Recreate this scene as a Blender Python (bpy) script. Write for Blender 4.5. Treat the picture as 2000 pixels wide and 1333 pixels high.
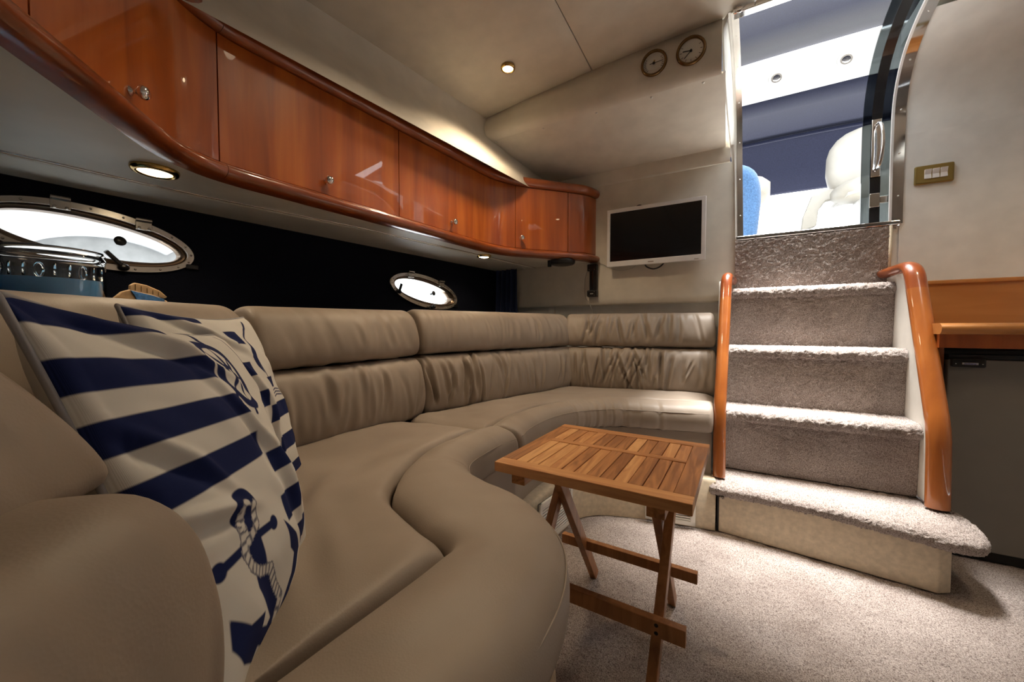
import bpy, bmesh, math, random
import numpy as np
from mathutils import Vector, Matrix

for o in list(bpy.data.objects):
    bpy.data.objects.remove(o, do_unlink=True)
scene = bpy.context.scene
COL = scene.collection
R = math.radians
random.seed(4)
rng = np.random.default_rng(7)

# ------------------------------------------------------------------ camera
YAW, HOR, FPX, EYE = R(29.6), 643.0, 740.0, 0.8
pitch = math.atan((666.5 - HOR) / FPX)
fw = Vector((-math.sin(YAW) * math.cos(pitch), math.cos(YAW) * math.cos(pitch), -math.sin(pitch)))
rt = Vector((math.cos(YAW), math.sin(YAW), 0))
up = rt.cross(fw)
cam_d = bpy.data.cameras.new('camera')
cam_d.sensor_width = 36.0
cam_d.lens = 36.0 * FPX / 2000.0
cam_d.clip_start = 0.01
cam = bpy.data.objects.new('camera', cam_d)
COL.objects.link(cam)
cam.matrix_world = Matrix(((rt.x, up.x, -fw.x, 0), (rt.y, up.y, -fw.y, 0), (rt.z, up.z, -fw.z, EYE), (0, 0, 0, 1)))
scene.camera = cam

# ------------------------------------------------------------------ world, exposure
w = bpy.data.worlds.new('overcast_sky')
scene.world = w
w.use_nodes = True
bg = w.node_tree.nodes['Background']
bg.inputs[0].default_value = (0.93, 0.97, 1.0, 1)
bg.inputs[1].default_value = 4.0
sun_d = bpy.data.lights.new('hazy_sun', 'SUN')
sun_d.energy = 27.0
sun_d.angle = R(30.0)
sun_d.color = (1.0, 0.97, 0.93)
sun = bpy.data.objects.new('hazy_sun', sun_d)
sun.rotation_euler = Vector((0.03, 0.08, 1.0)).to_track_quat('Z', 'Y').to_euler()
sun.location = (1.0, 3.0, 6.0)
COL.objects.link(sun)
scene.view_settings.view_transform = 'Standard'
scene.view_settings.look = 'None'
scene.view_settings.gamma = 1.0
scene.view_settings.use_curve_mapping = False
scene.view_settings.exposure = 0.42
LAMP_COL = (1.0, 0.775, 0.52)

# ------------------------------------------------------------------ materials
MATS = {}
def nt(name):
    m = bpy.data.materials.new(name)
    m.use_nodes = True
    t = m.node_tree
    return m, t, t.nodes['Principled BSDF']
def N(t, typ, **kw):
    n = t.nodes.new(typ)
    for k, v in kw.items():
        if hasattr(n, k):
            setattr(n, k, v)
        else:
            n.inputs[k.replace('_', ' ')].default_value = v
    return n
def ramp(t, fac, stops):
    r = t.nodes.new('ShaderNodeValToRGB')
    el = r.color_ramp.elements
    while len(el) < len(stops):
        el.new(0.5)
    for e, (p, c) in zip(el, stops):
        e.position = p
        e.color = (c[0], c[1], c[2], 1)
    t.links.new(fac, r.inputs[0])
    return r
def coords(t, scale=(1, 1, 1)):
    tc = t.nodes.new('ShaderNodeTexCoord')
    mp = t.nodes.new('ShaderNodeMapping')
    mp.inputs['Scale'].default_value = scale
    t.links.new(tc.outputs['Object'], mp.inputs[0])
    return mp.outputs[0]
def bump(t, b, height, strength, dist=0.002):
    n = t.nodes.new('ShaderNodeBump')
    n.inputs['Strength'].default_value = strength
    n.inputs['Distance'].default_value = dist
    t.links.new(height, n.inputs['Height'])
    t.links.new(n.outputs[0], b.inputs['Normal'])
def plain(name, col, rough=0.5, metal=0.0, coat=0.0, var=0.06, nscale=12.0, bmp=0.0, bscale=300.0, spec=None):
    """a paint / plastic / metal with faint procedural tone variation and optional fine relief"""
    m, t, b = nt(name)
    v = coords(t)
    n = N(t, 'ShaderNodeTexNoise', Scale=nscale, Detail=3.0)
    t.links.new(v, n.inputs['Vector'])
    lo = [max(0, c * (1 - var)) for c in col]
    hi = [min(1, c * (1 + var)) for c in col]
    r = ramp(t, n.outputs['Fac'], [(0.3, lo), (0.7, hi)])
    t.links.new(r.outputs[0], b.inputs['Base Color'])
    b.inputs['Roughness'].default_value = rough
    b.inputs['Metallic'].default_value = metal
    b.inputs['Coat Weight'].default_value = coat
    b.inputs['Coat Roughness'].default_value = 0.03
    if spec is not None:
        b.inputs['Specular IOR Level'].default_value = spec
    if bmp > 0:
        n2 = N(t, 'ShaderNodeTexNoise', Scale=bscale, Detail=2.0)
        t.links.new(v, n2.inputs['Vector'])
        bump(t, b, n2.outputs['Fac'], bmp)
    MATS[name] = m
    return m
def wood(name, stops, gscale, rough, coat, detail=6.0, rnd=0.0, bmp=0.05, distort=0.6):
    m, t, b = nt(name)
    v = coords(t, gscale)
    if rnd > 0:
        oi = t.nodes.new('ShaderNodeObjectInfo')
        add = N(t, 'ShaderNodeVectorMath', operation='ADD')
        ml = N(t, 'ShaderNodeMath', operation='MULTIPLY')
        ml.inputs[1].default_value = 37.0
        t.links.new(oi.outputs['Random'], ml.inputs[0])
        t.links.new(v, add.inputs[0])
        t.links.new(ml.outputs[0], add.inputs[1])
        v = add.outputs[0]
    n = N(t, 'ShaderNodeTexNoise', Scale=1.0, Detail=detail, Distortion=distort)
    t.links.new(v, n.inputs['Vector'])
    fac = n.outputs['Fac']
    if rnd > 0:
        mx = N(t, 'ShaderNodeMath', operation='MULTIPLY_ADD')
        mx.inputs[1].default_value = rnd
        t.links.new(oi.outputs['Random'], mx.inputs[0])
        sb = N(t, 'ShaderNodeMath', operation='SUBTRACT')
        t.links.new(fac, sb.inputs[0])
        sb.inputs[1].default_value = rnd / 2
        t.links.new(sb.outputs[0], mx.inputs[2])
        fac = mx.outputs[0]
    r = ramp(t, fac, stops)
    t.links.new(r.outputs[0], b.inputs['Base Color'])
    b.inputs['Roughness'].default_value = rough
    b.inputs['Coat Weight'].default_value = coat
    b.inputs['Coat Roughness'].default_value = 0.02
    if bmp > 0:
        bump(t, b, n.outputs['Fac'], bmp)
    MATS[name] = m
    return m

wood('cherry', [(0.22, (0.22, 0.040, 0.005)), (0.5, (0.42, 0.095, 0.011)), (0.78, (0.58, 0.165, 0.022))], (16, 16, 1.3), 0.35, 1.0, bmp=0.0)
wood('cherry_rail', [(0.25, (0.17, 0.034, 0.007)), (0.5, (0.29, 0.062, 0.011)), (0.8, (0.41, 0.10, 0.018))], (9, 9, 9), 0.3, 1.0, bmp=0.0)
wood('handrail_wood', [(0.25, (0.27, 0.068, 0.011)), (0.55, (0.38, 0.11, 0.019)), (0.8, (0.49, 0.165, 0.034))], (12, 12, 2.0), 0.3, 1.0, bmp=0.0)
wood('counter_wood', [(0.2, (0.44, 0.17, 0.04)), (0.8, (0.60, 0.27, 0.08))], (2, 18, 18), 0.3, 0.6, bmp=0.0)
wood('teak', [(0.22, (0.27, 0.105, 0.032)), (0.5, (0.52, 0.23, 0.08)), (0.8, (0.72, 0.39, 0.155))], (55, 5, 55), 0.42, 0.1, rnd=0.55, bmp=0.15, distort=1.2)
wood('teak_cross', [(0.22, (0.30, 0.12, 0.038)), (0.5, (0.52, 0.23, 0.08)), (0.8, (0.68, 0.35, 0.14))], (5, 55, 55), 0.42, 0.1, rnd=0.3, bmp=0.15, distort=1.2)
wood('teak_leg', [(0.22, (0.22, 0.085, 0.028)), (0.55, (0.39, 0.165, 0.058)), (0.85, (0.52, 0.25, 0.095))], (45, 45, 6), 0.45, 0.1, rnd=0.2, bmp=0.15, distort=0.8)

plain('vinyl_cream', (0.66, 0.615, 0.53), 0.55, bmp=0.12, bscale=450)
plain('ceiling_vinyl', (0.62, 0.565, 0.475), 0.5, bmp=0.15, bscale=500)
plain('wall_white', (0.80, 0.79, 0.755), 0.5, bmp=0.05, bscale=200)
plain('panel_white', (0.76, 0.74, 0.68), 0.45)
plain('soffit_grey', (0.70, 0.66, 0.57), 0.4, var=0.1, nscale=5)
plain('kick_beige', (0.62, 0.52, 0.38), 0.8, var=0.12, nscale=60, bmp=0.3, bscale=500)
plain('chrome', (0.85, 0.85, 0.86), 0.08, 1.0)
plain('steel', (0.62, 0.58, 0.53), 0.26, 1.0, bmp=0.02)
plain('bronze_ring', (0.30, 0.22, 0.16), 0.3, 0.9)
plain('brass', (0.62, 0.42, 0.14), 0.16, 1.0)
plain('old_brass', (0.33, 0.25, 0.09), 0.35, 0.9)
plain('dark_brass', (0.20, 0.12, 0.05), 0.25, 0.9)
plain('black_plastic', (0.008, 0.008, 0.009), 0.3)
plain('black_gap', (0.006, 0.005, 0.005), 0.7)
plain('tv_screen', (0.006, 0.006, 0.007), 0.12, coat=0.3)
plain('white_plastic', (0.74, 0.72, 0.70), 0.35)
plain('dial_face', (0.72, 0.70, 0.62), 0.5)
plain('print_dark', (0.02, 0.018, 0.015), 0.5)
plain('fridge_grey', (0.21, 0.19, 0.165), 0.4, 0.1, var=0.03)
plain('badge_silver', (0.55, 0.55, 0.58), 0.25, 0.9)
plain('badge_purple', (0.05, 0.03, 0.25), 0.4)
plain('gelcoat', (0.62, 0.62, 0.60), 0.3)
plain('seat_vinyl', (0.40, 0.375, 0.33), 0.5, bmp=0.05)
plain('skin', (0.55, 0.33, 0.24), 0.5)
plain('hair', (0.06, 0.035, 0.02), 0.6)
plain('sweater', (0.03, 0.04, 0.07), 0.9, bmp=0.3)
plain('blue_resin', (0.05, 0.20, 0.50), 0.25, coat=0.6, var=0.4, nscale=120)
plain('ornament_wood', (0.50, 0.33, 0.17), 0.5, var=0.2, nscale=40)
plain('wire_grey', (0.42, 0.40, 0.36), 0.5)
plain('dark_frame', (0.012, 0.012, 0.014), 0.12, coat=0.6)
plain('screw_head', (0.75, 0.74, 0.7), 0.3, 0.6)
plain('neighbour_hull', (0.42, 0.42, 0.42), 0.35, var=0.12, nscale=20)
plain('neighbour_light', (0.62, 0.62, 0.62), 0.35, var=0.05)

def mat_leather():
    m, t, b = nt('leather')
    v = coords(t)
    n = N(t, 'ShaderNodeTexNoise', Scale=4.0, Detail=4.0)
    t.links.new(v, n.inputs['Vector'])
    r = ramp(t, n.outputs['Fac'], [(0.3, (0.295, 0.240, 0.192)), (0.7, (0.36, 0.30, 0.245))])
    # small dark scuffs where the skin is cracked
    n3 = N(t, 'ShaderNodeTexNoise', Scale=26.0, Detail=6.0, Roughness=0.75)
    t.links.new(v, n3.inputs['Vector'])
    r3 = ramp(t, n3.outputs['Fac'], [(0.735, (0, 0, 0)), (0.76, (1, 1, 1))])
    mx = N(t, 'ShaderNodeMix', data_type='RGBA')
    t.links.new(r3.outputs[0], mx.inputs[0])
    t.links.new(r.outputs[0], mx.inputs[6])
    mx.inputs[7].default_value = (0.05, 0.04, 0.035, 1)
    t.links.new(mx.outputs[2], b.inputs['Base Color'])
    vo = N(t, 'ShaderNodeTexVoronoi', Scale=420.0)
    t.links.new(v, vo.inputs['Vector'])
    bump(t, b, vo.outputs['Distance'], 0.12, 0.001)
    b.inputs['Roughness'].default_value = 0.5
    b.inputs['Specular IOR Level'].default_value = 0.4
    MATS['leather'] = m
mat_leather()
def mat_carpet():
    m, t, b = nt('carpet')
    v = coords(t)
    n = N(t, 'ShaderNodeTexNoise', Scale=330.0, Detail=3.0, Roughness=0.7)
    t.links.new(v, n.inputs['Vector'])
    r = ramp(t, n.outputs['Fac'], [(0.34, (0.20, 0.155, 0.138)), (0.5, (0.50, 0.425, 0.385)), (0.64, (0.72, 0.645, 0.60))])
    n2 = N(t, 'ShaderNodeTexNoise', Scale=7.0, Detail=3.0)
    t.links.new(v, n2.inputs['Vector'])
    r2 = ramp(t, n2.outputs['Fac'], [(0.32, (0.78, 0.76, 0.75)), (0.68, (1, 1, 1))])
    mx = N(t, 'ShaderNodeMix', data_type='RGBA', blend_type='MULTIPLY')
    mx.inputs[0].default_value = 1.0
    t.links.new(r.outputs[0], mx.inputs[6])
    t.links.new(r2.outputs[0], mx.inputs[7])
    t.links.new(mx.outputs[2], b.inputs['Base Color'])
    bump(t, b, n.outputs['Fac'], 0.9, 0.006)
    b.inputs['Roughness'].default_value = 0.95
    b.inputs['Specular IOR Level'].default_value = 0.1
    MATS['carpet'] = m
mat_carpet()
def mat_fabric(name, col, scale=260.0, strength=0.4, sheen=0.2):
    m, t, b = nt(name)
    v = coords(t)
    n = N(t, 'ShaderNodeTexNoise', Scale=scale, Detail=2.0)
    t.links.new(v, n.inputs['Vector'])
    r = ramp(t, n.outputs['Fac'], [(0.3, [c * 0.75 for c in col]), (0.7, [min(1, c * 1.25) for c in col])])
    t.links.new(r.outputs[0], b.inputs['Base Color'])
    bump(t, b, n.outputs['Fac'], strength)
    b.inputs['Roughness'].default_value = 0.9
    b.inputs['Specular IOR Level'].default_value = 0.15
    b.inputs['Sheen Weight'].default_value = sheen
    MATS[name] = m
mat_fabric('navy_lining', (0.0045, 0.006, 0.013), sheen=0.0)
mat_fabric('navy_curtain', (0.022, 0.036, 0.10))
mat_fabric('canvas_blue', (0.017, 0.020, 0.046), 150.0, 0.2)
mat_fabric('denim', (0.05, 0.11, 0.225), 120.0, 0.3)
def mat_pillow():
    m, t, b = nt('pillow_print')
    at = N(t, 'ShaderNodeAttribute', attribute_name='print')
    gt = N(t, 'ShaderNodeMapRange', interpolation_type='SMOOTHSTEP')
    gt.inputs['From Min'].default_value = -0.0035
    gt.inputs['From Max'].default_value = 0.0035
    t.links.new(at.outputs['Fac'], gt.inputs['Value'])
    uvn = N(t, 'ShaderNodeAttribute', attribute_name='weave')
    w1 = N(t, 'ShaderNodeTexWave', Scale=46.0, wave_type='BANDS', bands_direction='X')
    w2 = N(t, 'ShaderNodeTexWave', Scale=46.0, wave_type='BANDS', bands_direction='Y')
    t.links.new(uvn.outputs['Vector'], w1.inputs['Vector'])
    t.links.new(uvn.outputs['Vector'], w2.inputs['Vector'])
    ad = N(t, 'ShaderNodeMath', operation='MULTIPLY')
    t.links.new(w1.outputs['Fac'], ad.inputs[0])
    t.links.new(w2.outputs['Fac'], ad.inputs[1])
    c1 = ramp(t, ad.outputs[0], [(0.0, (0.68, 0.665, 0.62)), (0.8, (0.83, 0.82, 0.78))])
    c2 = ramp(t, ad.outputs[0], [(0.0, (0.008, 0.015, 0.075)), (0.8, (0.022, 0.035, 0.125))])
    mx = N(t, 'ShaderNodeMix', data_type='RGBA')
    t.links.new(gt.outputs['Result'], mx.inputs[0])
    t.links.new(c1.outputs[0], mx.inputs[6])
    t.links.new(c2.outputs[0], mx.inputs[7])
    t.links.new(mx.outputs[2], b.inputs['Base Color'])
    bump(t, b, ad.outputs[0], 0.25, 0.0012)
    b.inputs['Roughness'].default_value = 0.9
    b.inputs['Specular IOR Level'].default_value = 0.15
    MATS['pillow_print'] = m
mat_pillow()
def mat_glass(name, col=(1, 1, 1), rough=0.0, ior=1.45):
    m, t, b = nt(name)
    b.inputs['Base Color'].default_value = (*col, 1)
    b.inputs['Transmission Weight'].default_value = 1.0
    b.inputs['Roughness'].default_value = rough
    b.inputs['IOR'].default_value = ior
    MATS[name] = m
mat_glass('clear_glass', (0.97, 0.985, 0.98))
mat_glass('pane_glass', (0.95, 0.97, 0.97), 0.0, 1.1)
mat_glass('smoked_glass', (0.10, 0.115, 0.12), 0.0, 1.2)
mat_glass('blue_water', (0.20, 0.52, 0.98), 0.05, 1.33)
MATS['blue_water'].node_tree.nodes['Principled BSDF'].inputs['Transmission Weight'].default_value = 0.15
def mat_emit(name, col, strength):
    m, t, b = nt(name)
    b.inputs['Base Color'].default_value = (*col, 1)
    b.inputs['Emission Color'].default_value = (*col, 1)
    b.inputs['Emission Strength'].default_value = strength
    MATS[name] = m
mat_emit('lamp_lens', (1.0, 0.80, 0.52), 9.0)

# ------------------------------------------------------------------ mesh helpers
def origin_of(p):
    return Vector(p.location) if p.parent is None else Vector((0, 0, 0))
def tag(o, label=None, cat=None, group=None, kind=None):
    if label: o['label'] = label
    if cat: o['category'] = cat
    if group: o['group'] = group
    if kind: o['kind'] = kind
    return o
def thing(name, loc, label=None, cat=None, group=None, kind=None):
    o = bpy.data.objects.new(name, None)
    o.empty_display_size = 0.05
    o.location = loc
    COL.objects.link(o)
    return tag(o, label, cat, group, kind)
def attach(o, parent):
    o.parent = parent
    o.matrix_parent_inverse = Matrix.Translation(origin_of(parent)).inverted()
def mk(name, VF, mat, parent=None, smooth=False, bevel=0.0, angle=None, label=None, cat=None, group=None, kind=None):
    V, F = VF
    V = np.asarray(V, float)
    me = bpy.data.meshes.new(name)
    o = bpy.data.objects.new(name, me)
    if parent is None:
        base = np.array([(V[:, 0].min() + V[:, 0].max()) / 2, (V[:, 1].min() + V[:, 1].max()) / 2, V[:, 2].min()])
        o.location = base
        V = V - base
    me.from_pydata(V.tolist(), [], [list(map(int, f)) for f in F])
    me.materials.append(MATS[mat])
    me.update()
    if smooth:
        me.polygons.foreach_set('use_smooth', [True] * len(me.polygons))
        if angle:
            me.set_sharp_from_angle(angle=R(angle))
    COL.objects.link(o)
    if parent is not None:
        attach(o, parent)
    if bevel > 0:
        b = o.modifiers.new('bevel', 'BEVEL')
        b.width = bevel
        b.segments = 3
        b.limit_method = 'ANGLE'
        b.angle_limit = R(40)
    return tag(o, label, cat, group, kind)
def join(*parts):
    V, F, k = [], [], 0
    for v, f in parts:
        V.extend([tuple(p) for p in v])
        F.extend([[i + k for i in q] for q in f])
        k += len(v)
    return V, F
def box(x0, x1, y0, y1, z0, z1):
    V = [(x, y, z) for z in (z0, z1) for y in (y0, y1) for x in (x0, x1)]
    F = [(0, 2, 3, 1), (4, 5, 7, 6), (0, 1, 5, 4), (2, 6, 7, 3), (0, 4, 6, 2), (1, 3, 7, 5)]
    return V, F
def bar(a, b, wdt, hgt, side):
    """rectangular bar from a to b; wdt measured along side, hgt along the third axis"""
    a, b, side = np.array(a, float), np.array(b, float), np.array(side, float)
    d = (b - a) / np.linalg.norm(b - a)
    side = side - d * (side @ d)
    side /= np.linalg.norm(side)
    t = np.cross(d, side)
    V = []
    for p in (a, b):
        for sx, sy in ((-1, -1), (1, -1), (1, 1), (-1, 1)):
            V.append(p + side * sx * wdt / 2 + t * sy * hgt / 2)
    F = [(3, 2, 1, 0), (4, 5, 6, 7), (0, 1, 5, 4), (1, 2, 6, 5), (2, 3, 7, 6), (3, 0, 4, 7)]
    return V, F
def prism(pts, vec):
    pts = [np.array(p, float) for p in pts]
    vec = np.array(vec, float)
    n = len(pts)
    V = pts + [p + vec for p in pts]
    F = [list(range(n))[::-1], list(range(n, 2 * n))]
    F += [(i, (i + 1) % n, n + (i + 1) % n, n + i) for i in range(n)]
    return V, F
def loft(rings, closed=True, caps=True):
    m = len(rings[0])
    V = [p for r in rings for p in r]
    F = []
    for i in range(len(rings) - 1):
        for j in range(m if closed else m - 1):
            a, b = i * m + j, i * m + (j + 1) % m
            F.append((a, b, b + m, a + m))
    if caps and closed:
        F.append(list(range(m))[::-1])
        F.append([(len(rings) - 1) * m + j for j in range(m)])
    return V, F
def frames(path):
    P = np.asarray(path, float)
    T = np.gradient(P, axis=0)
    T /= np.linalg.norm(T, axis=1)[:, None] + 1e-12
    u = np.array([0, 0, 1.0]) if abs(T[0][2]) < 0.9 else np.array([0, 1.0, 0])
    U = []
    for t in T:
        u = u - t * (u @ t)
        u /= np.linalg.norm(u)
        U.append(u)
    U = np.array(U)
    return P, T, U, np.cross(T, U)
def tube(path, r, seg=10, ry=None, caps=True):
    P, T, U, W = frames(path)
    r = np.broadcast_to(r, (len(P),))
    ry = r if ry is None else np.broadcast_to(ry, (len(P),))
    a = np.linspace(0, 2 * np.pi, seg, endpoint=False)
    rings = [[P[i] + U[i] * r[i] * np.cos(t) + W[i] * ry[i] * np.sin(t) for t in a] for i in range(len(P))]
    return loft(rings, True, caps)
def lathe(prof, c, axis=(0, 0, 1), seg=32, caps=True, sy=1.0, ref=None):
    axis = np.array(axis, float)
    axis /= np.linalg.norm(axis)
    ref = np.array(ref if ref is not None else ((1, 0, 0) if abs(axis[0]) < 0.9 else (0, 1, 0)), float)
    u = ref - axis * (ref @ axis)
    u /= np.linalg.norm(u)
    v = np.cross(axis, u)
    c = np.array(c, float)
    a = np.linspace(0, 2 * np.pi, seg, endpoint=False)
    rings = [[c + axis * z + u * r * math.cos(t) + v * r * sy * math.sin(t) for t in a] for r, z in prof]
    return loft(rings, True, caps)
def ball(c, rx, ry=None, rz=None, seg=16):
    ry = ry or rx
    rz = rz or rx
    th = np.linspace(-np.pi / 2, np.pi / 2, seg // 2 + 1)
    a = np.linspace(0, 2 * np.pi, seg, endpoint=False)
    rings = [[(c[0] + rx * max(math.cos(t), 0.01) * math.cos(p), c[1] + ry * max(math.cos(t), 0.01) * math.sin(p), c[2] + rz * math.sin(t)) for p in a] for t in th]
    return loft(rings)
def dense(P, step):
    P = np.asarray(P, float)
    s = np.r_[0, np.cumsum(np.linalg.norm(np.diff(P, axis=0), axis=1))]
    n = max(2, int(round(s[-1] / step)) + 1)
    q = np.linspace(0, s[-1], n)
    return np.stack([np.interp(q, s, P[:, k]) for k in range(P.shape[1])], 1), q
def catmull(P, k=10):
    P = np.asarray(P, float)
    Q = np.vstack([2 * P[0] - P[1], P, 2 * P[-1] - P[-2]])
    out = []
    for i in range(1, len(Q) - 2):
        p0, p1, p2, p3 = Q[i - 1:i + 3]
        for t in np.linspace(0, 1, k, endpoint=False):
            out.append(0.5 * (2 * p1 + (p2 - p0) * t + (2 * p0 - 5 * p1 + 4 * p2 - p3) * t * t + (3 * p1 - p0 - 3 * p2 + p3) * t ** 3))
    out.append(P[-1])
    return np.array(out)
def fillet(P, rad, k=14):
    P = [np.array(p, float) for p in P]
    out = [P[0]]
    for i in range(1, len(P) - 1):
        a, b, c = P[i - 1], P[i], P[i + 1]
        r = rad[i - 1]
        d1 = (a - b) / np.linalg.norm(a - b)
        d2 = (c - b) / np.linalg.norm(c - b)
        for t in np.linspace(0, 1, k):
            p, q = b + d1 * r * (1 - t), b + d2 * r * t
            out.append(p * (1 - t) + q * t)
    out.append(P[-1])
    return np.array(out)
def normals2(P):
    T = np.gradient(P, axis=0)
    T /= np.linalg.norm(T, axis=1)[:, None] + 1e-12
    return np.stack([T[:, 1], -T[:, 0]], 1)      # right of travel
def vnoise(x, y, seed=0):
    x = np.asarray(x, float)
    y = np.asarray(y, float)
    xi, yi = np.floor(x), np.floor(y)
    fx, fy = x - xi, y - yi
    fx, fy = fx * fx * (3 - 2 * fx), fy * fy * (3 - 2 * fy)
    def h(a, b):
        v = np.sin(a * 127.1 + b * 311.7 + seed * 74.7) * 43758.5453
        return v - np.floor(v)
    return (h(xi, yi) * (1 - fx) + h(xi + 1, yi) * fx) * (1 - fy) + (h(xi, yi + 1) * (1 - fx) + h(xi + 1, yi + 1) * fx) * fy
def gridsurf(X, Y, Z):
    n, m = X.shape
    V = np.stack([X, Y, Z], -1).reshape(-1, 3)
    i = np.arange(n * m).reshape(n, m)
    F = np.stack([i[:-1, :-1], i[1:, :-1], i[1:, 1:], i[:-1, 1:]], -1).reshape(-1, 4)
    return V, F
def text_mesh(body, size, extr=0.0004):
    cu = bpy.data.curves.new('t', 'FONT')
    cu.body = body
    cu.size = size
    cu.extrude = extr
    cu.align_x = 'CENTER'
    cu.align_y = 'CENTER'
    ob = bpy.data.objects.new('t', cu)
    COL.objects.link(ob)
    dg = bpy.context.evaluated_depsgraph_get()
    me = bpy.data.meshes.new_from_object(ob.evaluated_get(dg))
    V = [tuple(v.co) for v in me.vertices]
    F = [list(p.vertices) for p in me.polygons]
    bpy.data.objects.remove(ob)
    bpy.data.meshes.remove(me)
    return np.array(V), F

# ================================================================== THE SETTING
def ceil_z(x):
    return 1.996 - 0.051 * (np.asarray(x, float) - 0.2) ** 2
# ---- floor: carpet with real tufts in the part one can see
xs = np.r_[np.linspace(-1.65, -0.68, 6)[:-1], np.arange(-0.68, 1.12, 0.0045), np.linspace(1.15, 1.65, 4)]
ys = np.r_[np.linspace(-1.65, 0.45, 10)[:-1], np.arange(0.45, 2.0, 0.0045), np.linspace(2.02, 2.3, 4)]
GX, GY = np.meshgrid(xs, ys, indexing='ij')
gz = (rng.random(GX.shape) - 0.5) * 0.006 + (vnoise(GX * 90, GY * 90, 3) - 0.5) * 0.004 + (vnoise(GX * 18, GY * 18, 9) - 0.5) * 0.003 - 0.003
mk('floor', gridsurf(GX, GY, gz), 'carpet', smooth=True, label='beige grey deep pile carpet of the cabin floor', kind='structure')

# ---- ceiling: cambered panels with open joints
ceil = thing('ceiling', (-0.3, 0.3, 1.95), 'padded cream vinyl headliner in panels with a downlight', kind='structure')
HX0, HX1, HY0, HY1 = 0.92, 1.20, 0.95, 1.23  # bounds of an unseen ceiling opening, added to bring in fill daylight
def ceiling_panel(x0, x1, y0, y1, edge=False):
    u = np.linspace(0, 1, 9)
    yy = np.linspace(y0, y1, 13)
    U, Y = np.meshgrid(u, yy, indexing='ij')
    xl = (-1.23 + 0.122 * (Y - 0.8) - 0.01) if edge else np.full_like(Y, x0)
    X = xl + (x1 - xl) * U
    Z = ceil_z(X)
    V, F = gridsurf(X, Y, Z)
    o = mk('ceiling_panel', (V, F), 'ceiling_vinyl', ceil, smooth=True)
    s = o.modifiers.new('thick', 'SOLIDIFY')
    s.thickness = 0.012
    s.offset = 1.0
    s.use_rim = True
    b = o.modifiers.new('bevel', 'BEVEL')
    b.width = 0.002
    b.segments = 2
    b.limit_method = 'ANGLE'
g = 0.0015
ceiling_panel(0, -0.55 - g, -1.62, 1.705, True)
ceiling_panel(-0.55 + g, 0.07 - g, -1.62, 1.705)
ceiling_panel(0.07 + g, 0.70 - g, -1.62, 1.69)
ceiling_panel(0.70 + g, 1.33 - g, HY1, 2.07)
ceiling_panel(0.630, 0.70 - g, 1.692, 2.07)
ceiling_panel(0.70 + g, 1.33 - g, -1.62, HY0)
ceiling_panel(0.70 + g, HX0, HY0, HY1)
ceiling_panel(HX1, 1.33 - g, HY0, HY1)
ceiling_panel(1.33 + g, 1.65, -1.62, 2.07)
# deck above, which keeps the daylight out except through the added hatch and the companionway
deck = join(box(-1.85, 0.0, -1.8, 1.70, 2.03, 2.09), box(0.0, HX0, -1.8, 1.68, 2.03, 2.09), box(HX1, 1.8, -1.8, 1.66, 2.03, 2.09), box(HX0, HX1, -1.8, HY0, 2.03, 2.09), box(HX0, HX1, HY1, 1.66, 2.03, 2.09), box(0.636, 1.8, 1.66, 2.3, 2.03, 2.09), box(-1.85, -0.06, 1.70, 2.4, 2.03, 2.09))
mk('deck', deck, 'gelcoat', label='white deck over the cabin', kind='structure')
hatch = thing('window_3', (1.06, 1.09, 1.95), 'aluminium framed hatch added out of view in the headliner for fill daylight', kind='structure')
mk('frame', join(box(HX0, HX0 + .03, HY0, HY1, 1.935, 2.06), box(HX1 - .03, HX1, HY0, HY1, 1.935, 2.06), box(HX0, HX1, HY0, HY0 + .03, 1.935, 2.06), box(HX0, HX1, HY1 - .03, HY1, 1.935, 2.06)), 'steel', hatch)
mk('pane', box(HX0 + .02, HX1 - .02, HY0 + .02, HY1 - .02, 2.05, 2.056), 'pane_glass', hatch)

# ---- hull side, lined in navy cloth, with two elliptical openings
def hull_x(y):
    return -1.63 + 0.115 * np.asarray(y, float)
PORTS = [dict(y=0.363, z=1.060, tilt=-7.0, k=0.93), dict(y=1.572, z=1.002, tilt=-9.0, k=1.0)]
PA, PB = 0.236, 0.088
def port_pt(p, a, b, t, off=0.0):
    ti = R(p['tilt'])
    u, v = a * p['k'] * math.cos(t), b * math.sin(t)
    y = p['y'] + u * math.cos(ti) - v * math.sin(ti)
    z = p['z'] + u * math.sin(ti) + v * math.cos(ti)
    return (float(hull_x(y)) + off, y, z)
def hull_wall():
    bm = bmesh.new()
    def loop(pts):
        vs = [bm.verts.new(p) for p in pts]
        return [bm.edges.new((vs[i], vs[(i + 1) % len(vs)])) for i in range(len(vs))]
    es = loop([(float(hull_x(y)), y, z) for y, z in ((-1.65, 0), (2.34, 0), (2.34, 1.3), (-1.65, 1.3))])
    for p in PORTS:
        es += loop([port_pt(p, PA - 0.012, PB - 0.012, t) for t in np.linspace(0, 2 * np.pi, 48, endpoint=False)])
    bmesh.ops.triangle_fill(bm, use_beauty=True, use_dissolve=False, edges=es)
    V = [tuple(v.co) for v in bm.verts]
    for i, v in enumerate(bm.verts):
        v.index = i
    F = [[v.index for v in f.verts] for f in bm.faces]
    bm.free()
    return V, F
wl = mk('wall_left', hull_wall(), 'navy_lining', label='dark navy cloth lining of the hull side behind the sofa', kind='structure')
s = wl.modifiers.new('thick', 'SOLIDIFY')
s.thickness = 0.03
s.offset = 0.0
mk('hull_shell', join(box(-1.86, -1.80, -1.8, 2.4, 1.25, 2.09), box(-1.86, -1.36, -1.8, 2.4, 1.27, 1.30)), 'gelcoat', label='outer topsides of the hull', kind='structure')

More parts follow.
